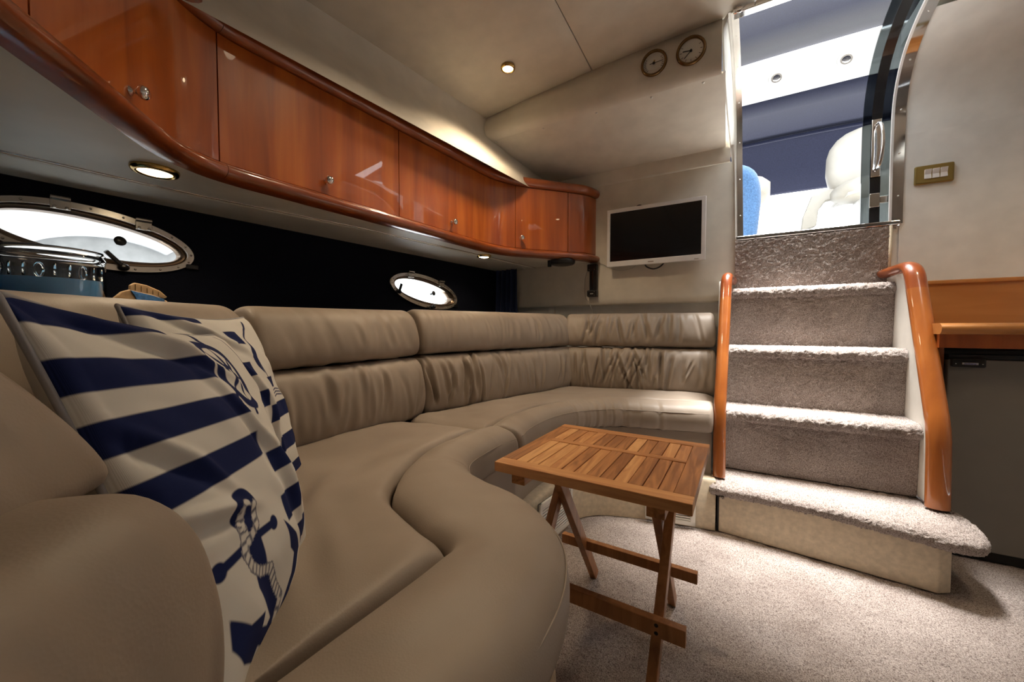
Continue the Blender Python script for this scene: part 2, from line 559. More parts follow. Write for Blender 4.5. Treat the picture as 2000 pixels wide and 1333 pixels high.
# ---- coved upper side wall above the lockers
yy = np.linspace(-1.62, 2.26, 40)
prof = [(0.0, None), (-0.004, 1.86), (0.004, 1.82), (0.025, 1.77), (0.055, 1.72), (0.09, 1.67), (0.13, 1.62), (0.14, 1.58)]
rows = []
for y in yy:
    xe = -1.23 + 0.122 * (y - 0.8)
    rows.append([(xe + dx, y, float(ceil_z(xe)) + 0.01 if z is None else z) for dx, z in prof])
mk('wall_upper_left', loft(rows, closed=False), 'vinyl_cream', smooth=True, label='cream padded cove between headliner and cherry lockers', kind='structure')

# ---- aft bulkhead on the sofa side
XB0, XB1 = -1.52, -0.012
wb = thing('wall_back', (-0.7, 2.27, 0), 'cream aft bulkhead with sloping panel carrying the television', kind='structure')
def xsweep(prof, x0, x1, n=2):
    xs_ = np.linspace(x0, x1, n)
    return loft([[(x, y, z) for y, z in prof] for x in xs_], closed=False)
mk('bulkhead_panel', xsweep([(2.272, 0.955), (2.262, 0.94), (2.252, 0.95), (2.25, 0.98), (2.25, 1.65)], XB0, 0.03, 12), 'vinyl_cream', wb, smooth=True)
mk('lower_panel', join(xsweep([(2.305, 0.0), (2.305, 0.95), (2.27, 0.955)], XB0, 0.03), box(-1.02, -0.985, 2.285, 2.305, 0.7, 0.95)), 'wall_white', wb)
mk('strip_panel', xsweep([(2.256, 1.648), (2.247, 1.655), (2.244, 1.66), (2.236, 1.715), (2.237, 1.735), (2.20, 1.76)], XB0, 0.0), 'vinyl_cream', wb, smooth=True)
sp = mk('sloping_panel', xsweep([(2.234, 1.728), (2.228, 1.722), (1.722, 1.799), (1.72, 1.806)], XB0 + 0.2, -0.022), 'vinyl_cream', wb, smooth=True, angle=30)
rows = []
for x in np.linspace(-1.25, -0.035, 30):
    zc = float(ceil_z(x)) + 0.006
    h = zc - 1.80
    rows.append([(x, 1.712, zc), (x, 1.700, zc - 0.002), (x, 1.690, zc - 0.3 * h), (x, 1.683, zc - 0.6 * h), (x, 1.685, zc - 0.85 * h), (x, 1.696, 1.805), (x, 1.722, 1.797)])
mk('instrument_band', loft(rows, closed=False), 'vinyl_cream', wb, smooth=True)
for x in (-1.085, -0.811, -0.54, -0.299, -0.10):
    mk('screw', lathe([(0.0055, 0), (0.005, 0.002), (0.001, 0.003)], (x, 1.74, 1.7955), (0, -0.2, -1), 12), 'screw_head', sp, smooth=True)
# back of the structure, closing it against the sky
mk('bulkhead_core', join(box(-1.8, 0.0, 2.34, 2.40, 0, 2.05), box(-1.8, -0.06, 1.76, 2.36, 2.0, 2.04)), 'gelcoat', wb)

# ---- companionway profile (side view y,z), followed by jambs, trims and the starboard bulkhead
DOOR = catmull([(2.235, 1.25), (2.238, 1.42), (2.238, 1.60), (2.232, 1.74), (2.195, 1.84), (2.13, 1.912), (2.04, 1.957), (1.93, 1.982), (1.80, 1.992), (1.68, 1.994)], 8)
wr = thing('wall_right', (1.15, 2.24, 0), 'off-white bulkhead wall beside the companionway above the counter', kind='structure')
prof = [(2.241, 0.0), (2.241, 1.1)] + [(y + 0.003, z) for y, z in DOOR if 1.26 < z < 1.972]
pl_ = [q for q in prof if q[1] < 1.62]
mk('bulkhead_panel', xsweep(pl_, 0.632, 1.66, 3), 'wall_white', wr, smooth=True)
mk('wall_right_upper', xsweep([pl_[-1]] + [q for q in prof if q[1] >= 1.62], 0.632, 1.66, 3), 'wall_white', smooth=True, label='upper curve of the bulkhead wall beside the companionway', kind='structure')
mk('bulkhead_core', box(0.66, 1.8, 2.27, 2.33, 0, 2.09), 'gelcoat', wr)
mk('filler_panel', box(0.600, 0.645, 2.246, 2.32, 0.2, 1.245), 'wall_white', wr)
mk('wall_starboard', box(1.66, 1.72, -1.7, 2.3, 0, 2.09), 'wall_white', label='cream starboard cabin side', kind='structure')
mk('wall_front', box(-1.86, 1.72, -1.72, -1.64, 0, 2.09), 'wall_white', label='cream forward cabin bulkhead', kind='structure')

door = thing('door_1', (0.3, 2.235, 1.25), 'open companionway with aluminium frame and smoked sliding door', kind='structure')
Dd, _ = dense(DOOR, 0.02)
n = len(Dd)
Lp, _ = dense([(0.035, 2.25, 1.25), (0.006, 2.25, 1.65), (-0.003, 2.233, 1.72), (-0.018, 1.98, 1.76), (-0.03, 1.715, 1.80), (-0.038, 1.70, 1.99)], 0.01)
Lp = Lp[np.linspace(0, len(Lp) - 1, n).astype(int)]
xl = np.interp(np.linspace(0, 1, n), [0, 0.5, 1], [0.05, 0.036, 0.006])
rows = [[tuple(Lp[i]), tuple(Lp[i] + np.array([0.006, 0.002, 0])), (xl[i] - 0.022, Dd[i][0] - 0.004, Dd[i][1] - 0.004), (xl[i], Dd[i][0], Dd[i][1]), (xl[i], Dd[i][0] + 0.03, Dd[i][1] + 0.03)] for i in range(n)]
mk('jamb', loft(rows, closed=False), 'panel_white', door, smooth=True, angle=50)
def strip(name, x0, x1, off, mat, th=0.004, k0=0, k1=None, xoff=None):
    rows = []
    for i in range(k0, k1 or n):
        d = Dd[min(i + 1, n - 1)] - Dd[max(i - 1, 0)]
        d /= np.linalg.norm(d)
        nn = np.array([-d[1], d[0]])
        if nn[0] > 0 and abs(nn[0]) > abs(nn[1]): nn = -nn
        if nn[1] > 0 and abs(nn[1]) >= abs(nn[0]): nn = -nn
        xo = 0 if xoff is None else xoff[i]
        a, b = Dd[i] + nn * off, Dd[i] + nn * (off + th)
        rows.append([(x0 + xo, *a), (x1 + xo, *a), (x1 + xo, *b), (x0 + xo, *b)])
    return mk(name, loft(rows), mat, door, smooth=True, angle=40)
strip('frame', -0.012, 0.012, 0.0, 'steel', 0.006, xoff=xl)
tr = strip('frame', 0.604, 0.640, -0.001, 'chrome', 0.005)
strip('bead', 0.596, 0.604, -0.002, 'white_plastic', 0.011)
for i in range(6, n, 9):
    for xx in (xl[i], 0.624):
        y, z = Dd[i]
        mk('screw', ball((xx, y - 0.006, z - 0.003), 0.0035, seg=8), 'screw_head', door, smooth=True)
mk('sill', box(0.03, 0.632, 2.226, 2.30, 1.246, 1.264), 'chrome', door, bevel=0.003)
mk('head_rail', box(0.0, 0.62, 1.665, 1.70, 1.972, 1.992), 'chrome', door, bevel=0.003)
mk('latch', lathe([(0.012, 0), (0.012, 0.006), (0.004, 0.008)], (0.02, 1.663, 1.978), (0, -1, 0), 14), 'chrome', door, smooth=True)
# smoked sliding door, pushed open to starboard, following the curve
def slide(x0, x1, off, th, mat, name, k0=0, k1=None, parent=None):
    rows = []
    for i in range(k0, k1 or n):
        d = Dd[min(i + 1, n - 1)] - Dd[max(i - 1, 0)]
        d /= np.linalg.norm(d)
        nn = np.array([d[1], -d[0]])
        a, b = Dd[i] + nn * off, Dd[i] + nn * (off + th)
        rows.append([(x0, *a), (x1, *a), (x1, *b), (x0, *b)])
    return mk(name, loft(rows), mat, parent or door, smooth=True, angle=40)
sl = slide(0.512, 0.70, 0.035, 0.008, 'smoked_glass', 'sliding_door', 1)
slide(0.540, 0.575, 0.030, 0.004, 'dark_frame', 'stile', 1, None, sl)
mk('handle_plate', box(0.540, 0.572, 2.258, 2.264, 1.47, 1.72), 'chrome', sl, bevel=0.002)
hp = catmull([(0.556, 2.258, 1.50), (0.558, 2.23, 1.505), (0.562, 2.215, 1.53), (0.566, 2.21, 1.60), (0.562, 2.215, 1.665), (0.558, 2.23, 1.69), (0.556, 2.258, 1.695)], 6)
mk('handle', tube(hp, 0.0065, 10), 'chrome', sl, smooth=True)
mk('lock', join(box(0.536, 0.570, 2.245, 2.262, 1.335, 1.395), box(0.57, 0.60, 2.25, 2.262, 1.35, 1.38)), 'steel', sl, bevel=0.003)

# ================================================================== COCKPIT SEEN THROUGH THE COMPANIONWAY
mk('cockpit_floor', box(-2.2, 3.0, 2.33, 6.6, 1.16, 1.24), 'gelcoat', label='white cockpit sole beyond the companionway sill', kind='structure')
mk('coaming', join(box(2.6, 2.8, 2.33, 6.6, 1.24, 1.75), box(-2.2, -2.0, 2.33, 6.6, 1.24, 1.75)), 'gelcoat', label='white cockpit coaming', kind='structure')
def canopy(name, rows, label):
    o = mk(name, loft(rows, closed=False), 'canvas_blue', smooth=True, label=label, cat='canopy', group='cockpit canvas')
    s = o.modifiers.new('thick', 'SOLIDIFY')
    s.thickness = 0.006
    return o
canopy('cockpit_canopy', [[(x, y, z - 0.02 * (x - 0.5) ** 2) for x in np.linspace(-1.9, 2.6, 14)] for y, z in ((2.95, 2.94), (3.2, 3.02), (3.5, 3.06), (3.86, 3.06))], 'navy canvas roof over the cockpit forward of the white beam')
canopy('cockpit_canopy', [[(x, y, z - 0.02 * (x - 0.5) ** 2) for x in np.linspace(-1.9, 2.6, 14)] for y, z in ((4.02, 2.82), (4.5, 2.90), (5.0, 2.885), (5.06, 2.86), (5.3, 2.60), (5.5, 2.42), (5.52, 2.40))], 'navy canvas aft of the white beam dropping to its hem')
for sx, lab in ((-1.95, 'navy canvas screen added out of view to shade the cockpit from port'), (2.62, 'navy canvas screen added out of view to shade the cockpit from starboard')):
    canopy('added_side_screen', [[(sx, y, z) for y in np.linspace(2.95, 5.5, 8)] for z in (1.75, 2.3, 2.9)], lab)  # unseen canvas, added to cut the sky light on beam and seats
mk('canopy_pole', tube([(x, 5.02, 2.845 - 0.02 * (x - 0.5) ** 2) for x in np.linspace(-1.9, 2.6, 16)], 0.02, 10), 'canvas_blue', smooth=True, label='canvas covered bow carrying the aft cockpit canopy', cat='pole')
beam = thing('arch_beam', (0.4, 3.92, 2.78), 'white radar arch beam with two round lights above the cockpit', 'beam')
mk('beam', join(box(-2.1, 2.8, 3.86, 4.06, 2.80, 3.05), box(-2.1, -1.9, 3.86, 4.06, 1.24, 2.85), box(2.6, 2.8, 3.86, 4.06, 1.24, 2.85)), 'gelcoat', beam, bevel=0.03)
for x in (0.32, 0.762):
    y, z = 3.86, 2.87
    l = mk('beam_light', lathe([(0.055, 0), (0.055, 0.008), (0.045, 0.013), (0.04, 0.008), (0.01, 0.006)], (x, y, z), (0, -1, 0), 28), 'white_plastic', beam, smooth=True, angle=40)
    mk('lens', lathe([(0.038, 0.008), (0.02, 0.012), (0.002, 0.013)], (x, y, z), (0, -1, 0), 24), 'steel', l, smooth=True)
# helm seat
hs = thing('helm_seat', (0.95, 3.45, 1.24), 'beige upholstered helm seat on the starboard side of the cockpit', 'seat')
def pad(name, c, sz, rx=0, ry=0, mat='seat_vinyl', parent=None, p=3.2, seg=28):
    th = np.linspace(-np.pi / 2, np.pi / 2, seg // 2)
    a = np.linspace(0, 2 * np.pi, seg, endpoint=False)
    def sp(v, e): return np.sign(v) * abs(v) ** (2 / e)
    M = np.array(Matrix.Rotation(ry, 3, 'Y') @ Matrix.Rotation(rx, 3, 'X'))
    rings = []
    for t in th:
        rings.append([np.array(c) + M @ np.array([sz[0] * max(sp(math.cos(t), p), .01) * sp(math.cos(q), p), sz[1] * max(sp(math.cos(t), p), .01) * sp(math.sin(q), p), sz[2] * sp(math.sin(t), p)]) for q in a])
    return mk(name, loft(rings), mat, parent, smooth=True)
pad('backrest', (0.96, 3.55, 1.95), (0.36, 0.10, 0.27), R(-8), R(3), 'seat_vinyl', hs, 2.8)
pad('seat_cushion', (0.98, 3.32, 1.735), (0.38, 0.26, 0.08), R(8), R(-5), 'seat_vinyl', hs, 3.2)
mk('seat_board', prism([(0.64, 3.12, 1.635), (1.3, 3.12, 1.76), (1.3, 3.56, 1.80), (0.64, 3.56, 1.675)], (0, 0, 0.02)), 'seat_vinyl', hs, bevel=0.005)
mk('arm_bracket', prism([(0.43, 3.5, 1.24), (0.47, 3.5, 1.62), (0.52, 3.5, 1.77), (0.60, 3.5, 1.80), (0.72, 3.5, 1.80), (0.72, 3.5, 1.73), (0.60, 3.5, 1.72), (0.56, 3.5, 1.66), (0.55, 3.5, 1.55), (0.50, 3.5, 1.53), (0.49, 3.5, 1.24)], (0, 0.05, 0)), 'seat_vinyl', hs, bevel=0.008)
mk('seat_base', box(0.72, 1.4, 3.2, 3.6, 1.24, 1.66), 'gelcoat', hs, bevel=0.03)
# companion seat behind the person
cs = thing('companion_seat', (-0.3, 3.35, 1.24), 'beige cockpit bench with a rounded cushion under the seated person', 'seat')
pad('seat_cushion', (-0.42, 3.25, 1.765), (0.67, 0.34, 0.095), 0, 0, 'seat_vinyl', cs, 3.4)
mk('bench_base', box(-1.05, 0.12, 2.95, 3.55, 1.24, 1.70), 'gelcoat', cs, bevel=0.03)
# seated person: only one knee shows past the jamb
pe = thing('person', (-0.3, 3.05, 1.24), 'seated person in blue jeans, one bent knee showing past the doorway', 'person')
def skinned(name, joints, edges, mat, parent, root=0, sub=2):
    me = bpy.data.meshes.new(name)
    me.from_pydata([j[:3] for j in joints], edges, [])
    o = bpy.data.objects.new(name, me)
    COL.objects.link(o)
    me.materials.append(MATS[mat])
    sk = o.modifiers.new('skin', 'SKIN')
    sk.use_smooth_shade = True
    for i, j in enumerate(joints):
        v = me.skin_vertices[0].data[i]
        rr = j[3]
        v.radius = (rr, rr) if not isinstance(rr, tuple) else rr
        v.use_root = (i == root)
    m = o.modifiers.new('sub', 'SUBSURF')
    m.levels = m.render_levels = sub
    attach(o, parent)
    return o
J = [(-0.42, 3.10, 1.92, 0.15), (-0.45, 3.10, 2.15, 0.145), (-0.47, 3.10, 2.36, 0.16), (-0.46, 3.10, 2.50, 0.075), (-0.43, 3.10, 2.56, 0.055),
     (-0.47, 2.93, 2.40, 0.075), (-0.42, 2.86, 2.15, 0.052), (-0.18, 2.93, 2.02, 0.04), (-0.10, 2.96, 1.99, 0.03),
     (-0.47, 3.27, 2.40, 0.075), (-0.42, 3.34, 2.15, 0.052), (-0.18, 3.29, 2.02, 0.04), (-0.10, 3.27, 1.99, 0.03)]
skinned('body', J, [(0, 1), (1, 2), (2, 3), (3, 4), (2, 5), (5, 6), (6, 7), (7, 8), (2, 9), (9, 10), (10, 11), (11, 12)], 'sweater', pe)
K = [(-0.42, 3.10, 1.90, 0.14), (-0.36, 3.01, 1.89, 0.10), (-0.10, 2.985, 1.855, 0.087), (0.105, 2.98, 1.815, 0.072), (0.125, 2.98, 1.70, 0.062), (0.115, 2.98, 1.52, 0.06), (0.10, 2.98, 1.31, 0.055),
     (-0.36, 3.19, 1.89, 0.10), (-0.15, 3.23, 1.86, 0.085), (0.02, 3.25, 1.82, 0.07), (-0.02, 3.25, 1.68, 0.06), (-0.06, 3.25, 1.52, 0.055), (-0.08, 3.25, 1.31, 0.05)]
skinned('jeans', K, [(0, 1), (1, 2), (2, 3), (3, 4), (4, 5), (5, 6), (0, 7), (7, 8), (8, 9), (9, 10), (10, 11), (11, 12)], 'denim', pe)
hd = mk('head', ball((-0.41, 3.10, 2.67), 0.095, 0.078, 0.12, 24), 'skin', pe, smooth=True)
mk('nose', ball((-0.315, 3.10, 2.66), 0.018, 0.014, 0.022, 10), 'skin', hd, smooth=True)
for s_ in (-1, 1):
    mk('ear', ball((-0.42, 3.10 + s_ * 0.08, 2.665), 0.018, 0.008, 0.03, 10), 'skin', hd, smooth=True)
    mk('eye', ball((-0.327, 3.10 + s_ * 0.032, 2.69), 0.01, 0.012, 0.008, 10), 'white_plastic', hd, smooth=True)
    mk('shoe', ball((0.16 if s_ < 0 else -0.02, 2.98 if s_ < 0 else 3.25, 1.275), 0.13, 0.05, 0.04, 14), 'print_dark', pe, smooth=True)
    cy = 2.965 if s_ < 0 else 3.265
    hnd = mk('hand', ball((-0.06, cy, 1.975), 0.05, 0.038, 0.018, 12), 'skin', pe, smooth=True)
    for k_ in range(4):
        fy = cy + (k_ - 1.5) * 0.019
        L_ = 0.07 - 0.008 * abs(k_ - 1.3)
        mk('finger', tube([(-0.03, fy, 1.978), (0.0, fy, 1.975), (L_ - 0.03, fy, 1.955), (L_ - 0.015, fy, 1.935)], [0.009, 0.009, 0.008, 0.006], 8), 'skin', hnd, smooth=True)
    mk('thumb', tube([(-0.08, cy - s_ * 0.03, 1.975), (-0.05, cy - s_ * 0.055, 1.97), (-0.02, cy - s_ * 0.06, 1.955)], [0.01, 0.01, 0.007], 8), 'skin', hnd, smooth=True)
mk('mouth', ball((-0.323, 3.10, 2.615), 0.006, 0.022, 0.006, 10), 'sweater', hd, smooth=True)
mk('hair', ball((-0.43, 3.10, 2.70), 0.10, 0.086, 0.105, 20), 'hair', hd, smooth=True)

#PART2
# ================================================================== STAIRS
st = thing('companionway_stairs', (0.3, 1.9, 0), 'steep carpeted companionway stairs with white sides and varnished handrails', 'stairs')
def carpet_sheet(name, prof, x0, x1, parent, step=0.0045, amp=0.0065):
    P, _ = dense(prof, step)
    T = np.gradient(P, axis=0)
    T /= np.linalg.norm(T, axis=1)[:, None]
    Nn = np.stack([-T[:, 1], T[:, 0]], 1)
    xs_ = np.linspace(x0, x1, int((x1 - x0) / step) + 1)
    X = np.repeat(xs_[:, None], len(P), 1)
    d = (rng.random(X.shape) - 0.5) * amp + (vnoise(X * 70, np.arange(len(P))[None, :] * 0.3, 5) - 0.5) * 0.003
    Y = P[None, :, 0] + Nn[None, :, 0] * d
    Z = P[None, :, 1] + Nn[None, :, 1] * d
    return mk(name, gridsurf(X, Y, Z), 'carpet', parent, smooth=True)
def nose(y, z, yb):
    a = np.linspace(-0.6 * np.pi, -1.5 * np.pi, 10)
    r = 0.027
    return [(y + 0.045, z - 0.052)] + [(y + r + r * math.cos(t), z - r + r * math.sin(t)) for t in a] + [(yb, z)]
STEPS = [(0.462, 1.838, -0.012, 1.99), (0.722, 1.983, -0.002, 2.13), (0.995, 2.125, 0.012, 2.28)]
RIS = [(1.868, 0.20, 0.43, -0.012, 0.597), (2.0, 0.455, 0.69, -0.005, 0.597), (2.142, 0.715, 0.965, 0.006, 0.597)]
for (z, yn, x0, yb) in STEPS:
    carpet_sheet('tread', nose(yn, z, yb + 0.02), x0, 0.597, st, amp=0.007)
for (y, z0, z1, x0, x1) in RIS:
    carpet_sheet('riser', [(y + 0.006, z0), (y - 0.004, z1)], x0, x1, st, amp=0.005)
carpet_sheet('riser', [(2.236, 0.985), (2.228, 1.240), (2.236, 1.248), (2.25, 1.248)], 0.028, 0.600, st, amp=0.006)
mk('binding', tube([(0.603, 2.238, 0.99), (0.603, 2.230, 1.245)], 0.006, 8), 'kick_beige', st, smooth=True)
mk('stair_core', join(box(0.0, 0.598, 1.90, 2.3, 0.0, 0.43), box(0.0, 0.598, 2.03, 2.3, 0.43, 0.69), box(0.01, 0.598, 2.17, 2.3, 0.69, 0.965), box(0.03, 0.60, 2.27, 2.33, 0.9, 1.24)), 'kick_beige', st)
# bottom tread fanning out round the right newel
fr_ = catmull([(-0.038, 1.735), (-0.03, 1.722), (0.143, 1.706), (0.345, 1.669), (0.487, 1.633), (0.585, 1.600), (0.63, 1.602), (0.66, 1.635), (0.676, 1.72), (0.672, 1.80), (0.665, 1.86)], 16)
fr_[:, 1] -= 0.045 - 0.05 * np.clip(fr_[:, 0], 0, 0.6)
fr_, _ = dense(fr_, 0.0045)
nr = normals2(fr_)
prof = [(-0.05, 0.158), (-0.012, 0.155), (0.004, 0.160), (0.012, 0.172), (0.012, 0.186), (0.005, 0.198), (-0.010, 0.205)]
pd, _ = dense(prof, 0.0045)
rows = []
for i, p in enumerate(fr_):
    inner = np.array([min(p[0], 0.60), 1.90]) if p[0] < 0.58 else np.array([0.60, 1.84 + 0.06 * min(1, max(0, (0.66 - p[0]) / 0.08))])
    o_ = -nr[i] if False else nr[i]
    row = [(*(p + o_ * a_), z_) for a_, z_ in pd]
    q = p + o_ * (-0.010)
    for t in np.linspace(0, 1, 52)[1:]:
        row.append((*(q * (1 - t) + inner * t), 0.206))
    rows.append(row)
A_ = np.array(rows)
A_[..., 2] -= 0.012
A_[..., 2] += (rng.random(A_.shape[:2]) - 0.5) * 0.007
A_[..., 0] += (rng.random(A_.shape[:2]) - 0.5) * 0.004
A_[..., 1] += (rng.random(A_.shape[:2]) - 0.5) * 0.004
mk('tread', gridsurf(A_[..., 0], A_[..., 1], A_[..., 2]), 'carpet', st, smooth=True)
mk('kick_panel', prism([(-0.018, 1.684, 0), (0.565, 1.607, 0), (0.60, 1.63, 0), (0.60, 1.9, 0), (-0.018, 1.9, 0)], (0, 0, 0.158)), 'kick_beige', st, bevel=0.004)
mk('joint', box(-0.024, -0.017, 1.688, 1.72, 0.0, 0.158), 'black_gap', st)
def side_panel(x0, x1, poly):
    mk('side_panel', prism([(x0, y, z) for y, z in poly], (x1 - x0, 0, 0)), 'panel_white', st, bevel=0.003)
side_panel(0.598, 0.630, [(1.80, 0.205), (1.806, 0.45), (2.035, 1.02), (2.262, 1.03), (2.262, 0.205)])
side_panel(-0.036, -0.013, [(1.755, 0.205), (1.76, 0.46), (2.01, 1.02), (2.248, 1.03), (2.248, 0.205)])
def rail(pts, rads, rn, rx):
    P = fillet(pts, rads, 12)
    P, _ = dense(P, 0.012)
    k = int(len(P) * 0.70)
    a = mk('handrail', tube(P[:k + 1], rn, 18, rx), 'handrail_wood', st, smooth=True, angle=60)
    mk('handrail', tube(P[k:], rn * 0.985, 18, rx * 0.985), 'cherry_rail', st, smooth=True, angle=60)
rail([(0.618, 1.782, 0.203), (0.618, 1.79, 0.46), (0.616, 2.03, 1.045), (0.592, 2.262, 1.04)], [0.06, 0.055], 0.022, 0.031)
rail([(-0.020, 1.735, 0.203), (-0.022, 1.745, 0.46), (-0.006, 2.005, 1.045), (0.02, 2.23, 1.04)], [0.06, 0.045], 0.02, 0.023)

# ================================================================== GALLEY CORNER
ct = thing('galley_counter', (1.15, 2.05, 0), 'varnished wood galley counter with upstand beside the stairs', 'counter')
a = np.linspace(-np.pi / 2, np.pi / 2, 9)
prof = [(2.24, 0.782)] + [(1.865 - 0.02 * math.cos(t), 0.801 + 0.019 * math.sin(t)) for t in a] + [(2.24, 0.82)]
mk('counter_top', loft([[(x, y, z) for y, z in prof] for x in (0.635, 1.655)]), 'counter_wood', ct, smooth=True, angle=50)
mk('apron', box(0.64, 1.655, 1.875, 1.895, 0.735, 0.784), 'cherry', ct)
mk('upstand', box(0.64, 1.655, 2.228, 2.242, 0.82, 0.984), 'counter_wood', ct)
mk('upstand_cap', box(0.64, 1.655, 2.218, 2.243, 0.984, 1.0), 'counter_wood', ct, bevel=0.004)
mk('carcass', box(0.64, 0.672, 1.93, 2.24, 0, 0.736), 'cherry', ct)
mk('carcass', box(1.40, 1.655, 1.92, 2.24, 0, 0.736), 'cherry', ct)
fg = thing('fridge', (1.02, 2.05, 0), 'dark grey built-in fridge under the galley counter', 'fridge')
mk('body', box(0.68, 1.38, 1.95, 2.23, 0.01, 0.725), 'black_plastic', fg)
fd = mk('door', box(0.676, 1.38, 1.912, 1.945, 0.035, 0.695), 'fridge_grey', fg, bevel=0.004)
mk('top_trim', box(0.676, 1.38, 1.908, 1.945, 0.697, 0.712), 'black_plastic', fg, bevel=0.002)
mk('plinth', box(0.68, 1.38, 1.925, 1.95, 0.0, 0.033), 'black_gap', fg)
lt = mk('latch', box(0.680, 0.762, 1.897, 1.914, 0.668, 0.70), 'black_plastic', fd, bevel=0.005)
bd = mk('badge', box(0.703, 0.742, 1.893, 1.898, 0.677, 0.685), 'badge_silver', lt, bevel=0.001)
tv_, tf_ = text_mesh('Isotherm', 0.0085)
tv_ = np.stack([tv_[:, 0] * 0.9 + 0.7225, np.full(len(tv_), 1.8926) - tv_[:, 2], tv_[:, 1] + 0.681], 1)
mk('badge', (tv_, tf_), 'badge_purple', lt)
for x in (0.690, 0.753):
    mk('screw', ball((x, 1.897, 0.680), 0.002, seg=8), 'screw_head', lt, smooth=True)
sw = thing('light_switch', (0.722, 2.24, 1.40), 'brass plate with three white rocker switches on the bulkhead', 'switch')
mk('plate', box(0.672, 0.788, 2.229, 2.243, 1.401, 1.478), 'old_brass', sw, bevel=0.006)
for k in range(3):
    x = 0.700 + k * 0.0235
    y0 = 2.221
    mk('rocker', prism([(x, 2.231, 1.421), (x, y0 + 0.002, 1.421), (x, y0 + 0.006, 1.439), (x, y0, 1.459), (x, 2.231, 1.459)], (0.0205, 0, 0)), 'white_plastic', sw, bevel=0.0015)

# ================================================================== OVERHEAD LOCKERS
CP = fillet([(-0.55, -0.17), (-1.188, 0.435), (-1.07, 1.765), (-0.715, 2.155), (-0.698, 2.252)], [0.14, 0.17, 0.07], 18)
CP, CS = dense(CP, 0.008)
CN = normals2(CP)
def s_at(p):
    return CS[np.argmin(((CP - np.array(p)) ** 2).sum(1))]
def psweep(prof, s0, s1, step=0.008):
    q = np.arange(s0, s1, step)
    q = np.r_[q[:-1] if len(q) and s1 - q[-1] < step * 0.4 else q, s1]
    rows = []
    for s_ in q:
        p = np.array([np.interp(s_, CS, CP[:, 0]), np.interp(s_, CS, CP[:, 1])])
        nn = np.array([np.interp(s_, CS, CN[:, 0]), np.interp(s_, CS, CN[:, 1])])
        nn /= np.linalg.norm(nn)
        rows.append([(*(p + nn * n_), z_) for n_, z_ in prof])
    return loft(rows)
lk = thing('overhead_lockers', (-1.1, 1.0, 1.2), 'run of glossy cherry wood overhead lockers with rounded rails', 'cabinet')
mk('carcass', psweep([(-0.03, 1.215), (-0.018, 1.215), (-0.018, 1.60), (-0.03, 1.60)], 0.02, CS[-1]), 'black_gap', lk)
SE = [0.0, s_at((-0.884, 0.141)), s_at((-1.178, 0.503)), s_at((-1.13, 1.09)), s_at((-1.052, 1.79 + 0.055)), s_at((-0.806, 2.06)), CS[-1]]
gp = 0.0018
doors = []
for i in range(6):
    doors.append(mk('locker_door' if i < 5 else 'end_panel', psweep([(-0.018, 1.242), (-0.003, 1.242), (0, 1.2445), (0, 1.5765), (-0.003, 1.579), (-0.018, 1.579)], SE[i] + gp, SE[i + 1] - gp), 'cherry', lk, smooth=True, angle=35))
def dprof(z0, z1, out, k=9):
    zc, h = (z0 + z1) / 2, (z1 - z0) / 2
    return [(-0.03, z0)] + [(-0.006 + (out + 0.006) * math.cos(t) ** 0.8, zc + h * math.sin(t)) for t in np.linspace(-np.pi / 2 + .02, np.pi / 2 - .02, k)] + [(-0.03, z1)]
for a_, b_ in ((0.0, SE[2] + 0.006), (SE[2] + 0.0075, SE[6])):
    mk('upper_rail', psweep(dprof(1.580, 1.632, 0.024), a_, b_), 'cherry_rail', lk, smooth=True, angle=60)
    mk('lower_rail', psweep(dprof(1.200, 1.241, 0.026), a_, b_), 'cherry_rail', lk, smooth=True, angle=60)
mk('top_board', psweep([(-0.20, 1.60), (-0.02, 1.60), (-0.02, 1.612), (-0.20, 1.612)], 0.1, CS[-1]), 'cherry_rail', lk)
# knobs
def knob(p, d, door_, sc=1.0):
    mk('knob', lathe([(0.009 * sc, 0), (0.009 * sc, 0.002), (0.0045 * sc, 0.005), (0.0045 * sc, 0.012), (0.010 * sc, 0.015), (0.0135 * sc, 0.020), (0.0135 * sc, 0.025), (0.010 * sc, 0.030), (0.003 * sc, 0.032)], p, d, 24), 'chrome', door_, smooth=True)
def on_path(s_, z):
    p = np.array([np.interp(s_, CS, CP[:, 0]), np.interp(s_, CS, CP[:, 1])])
    nn = np.array([np.interp(s_, CS, CN[:, 0]), np.interp(s_, CS, CN[:, 1])])
    return (*p, z), (*nn, 0)
for i, pt, z in ((1, (-1.04, 0.292), 1.272), (2, (-1.155, 0.796), 1.285), (3, (-1.10, 1.385), 1.287), (4, (-1.025, 1.87), 1.297)):
    p, d = on_path(s_at(pt), z)
    knob(p, d, doors[i])
# underside
GR = np.array([(-1.48, -0.6), (-1.46, -0.2), (-1.43, 0.18), (-1.385, 0.55), (-1.275, 1.01), (-1.19, 1.566), (-1.10, 2.25)])
gq, _ = dense(GR, 0.02)
m_ = 60
cpq = CP[np.linspace(0, len(CP) - 1, m_).astype(int)]
gq = gq[np.linspace(0, len(gq) - 1, m_).astype(int)]
rows = [[(*cpq[i], 1.203), (*gq[i], 1.203), (*gq[i], 1.207)] for i in range(m_)]
up_ = mk('underside_panel', loft(rows, closed=False), 'soffit_grey', lk)
rows = [[(gq[i][0] - 0.005, gq[i][1], 1.211), (gq[i][0] - 0.005, gq[i][1], 1.198), (gq[i][0] - 0.012, gq[i][1], 1.196), (float(hull_x(gq[i][1])) + 0.005, gq[i][1], 1.19)] for i in range(m_)]
mk('underside_panel', loft(rows, closed=False), 'soffit_grey', lk)
mk('trim_strip', tube([(x - 0.002, y, 1.203) for x, y in gq], 0.003, 6), 'steel', lk, smooth=True)

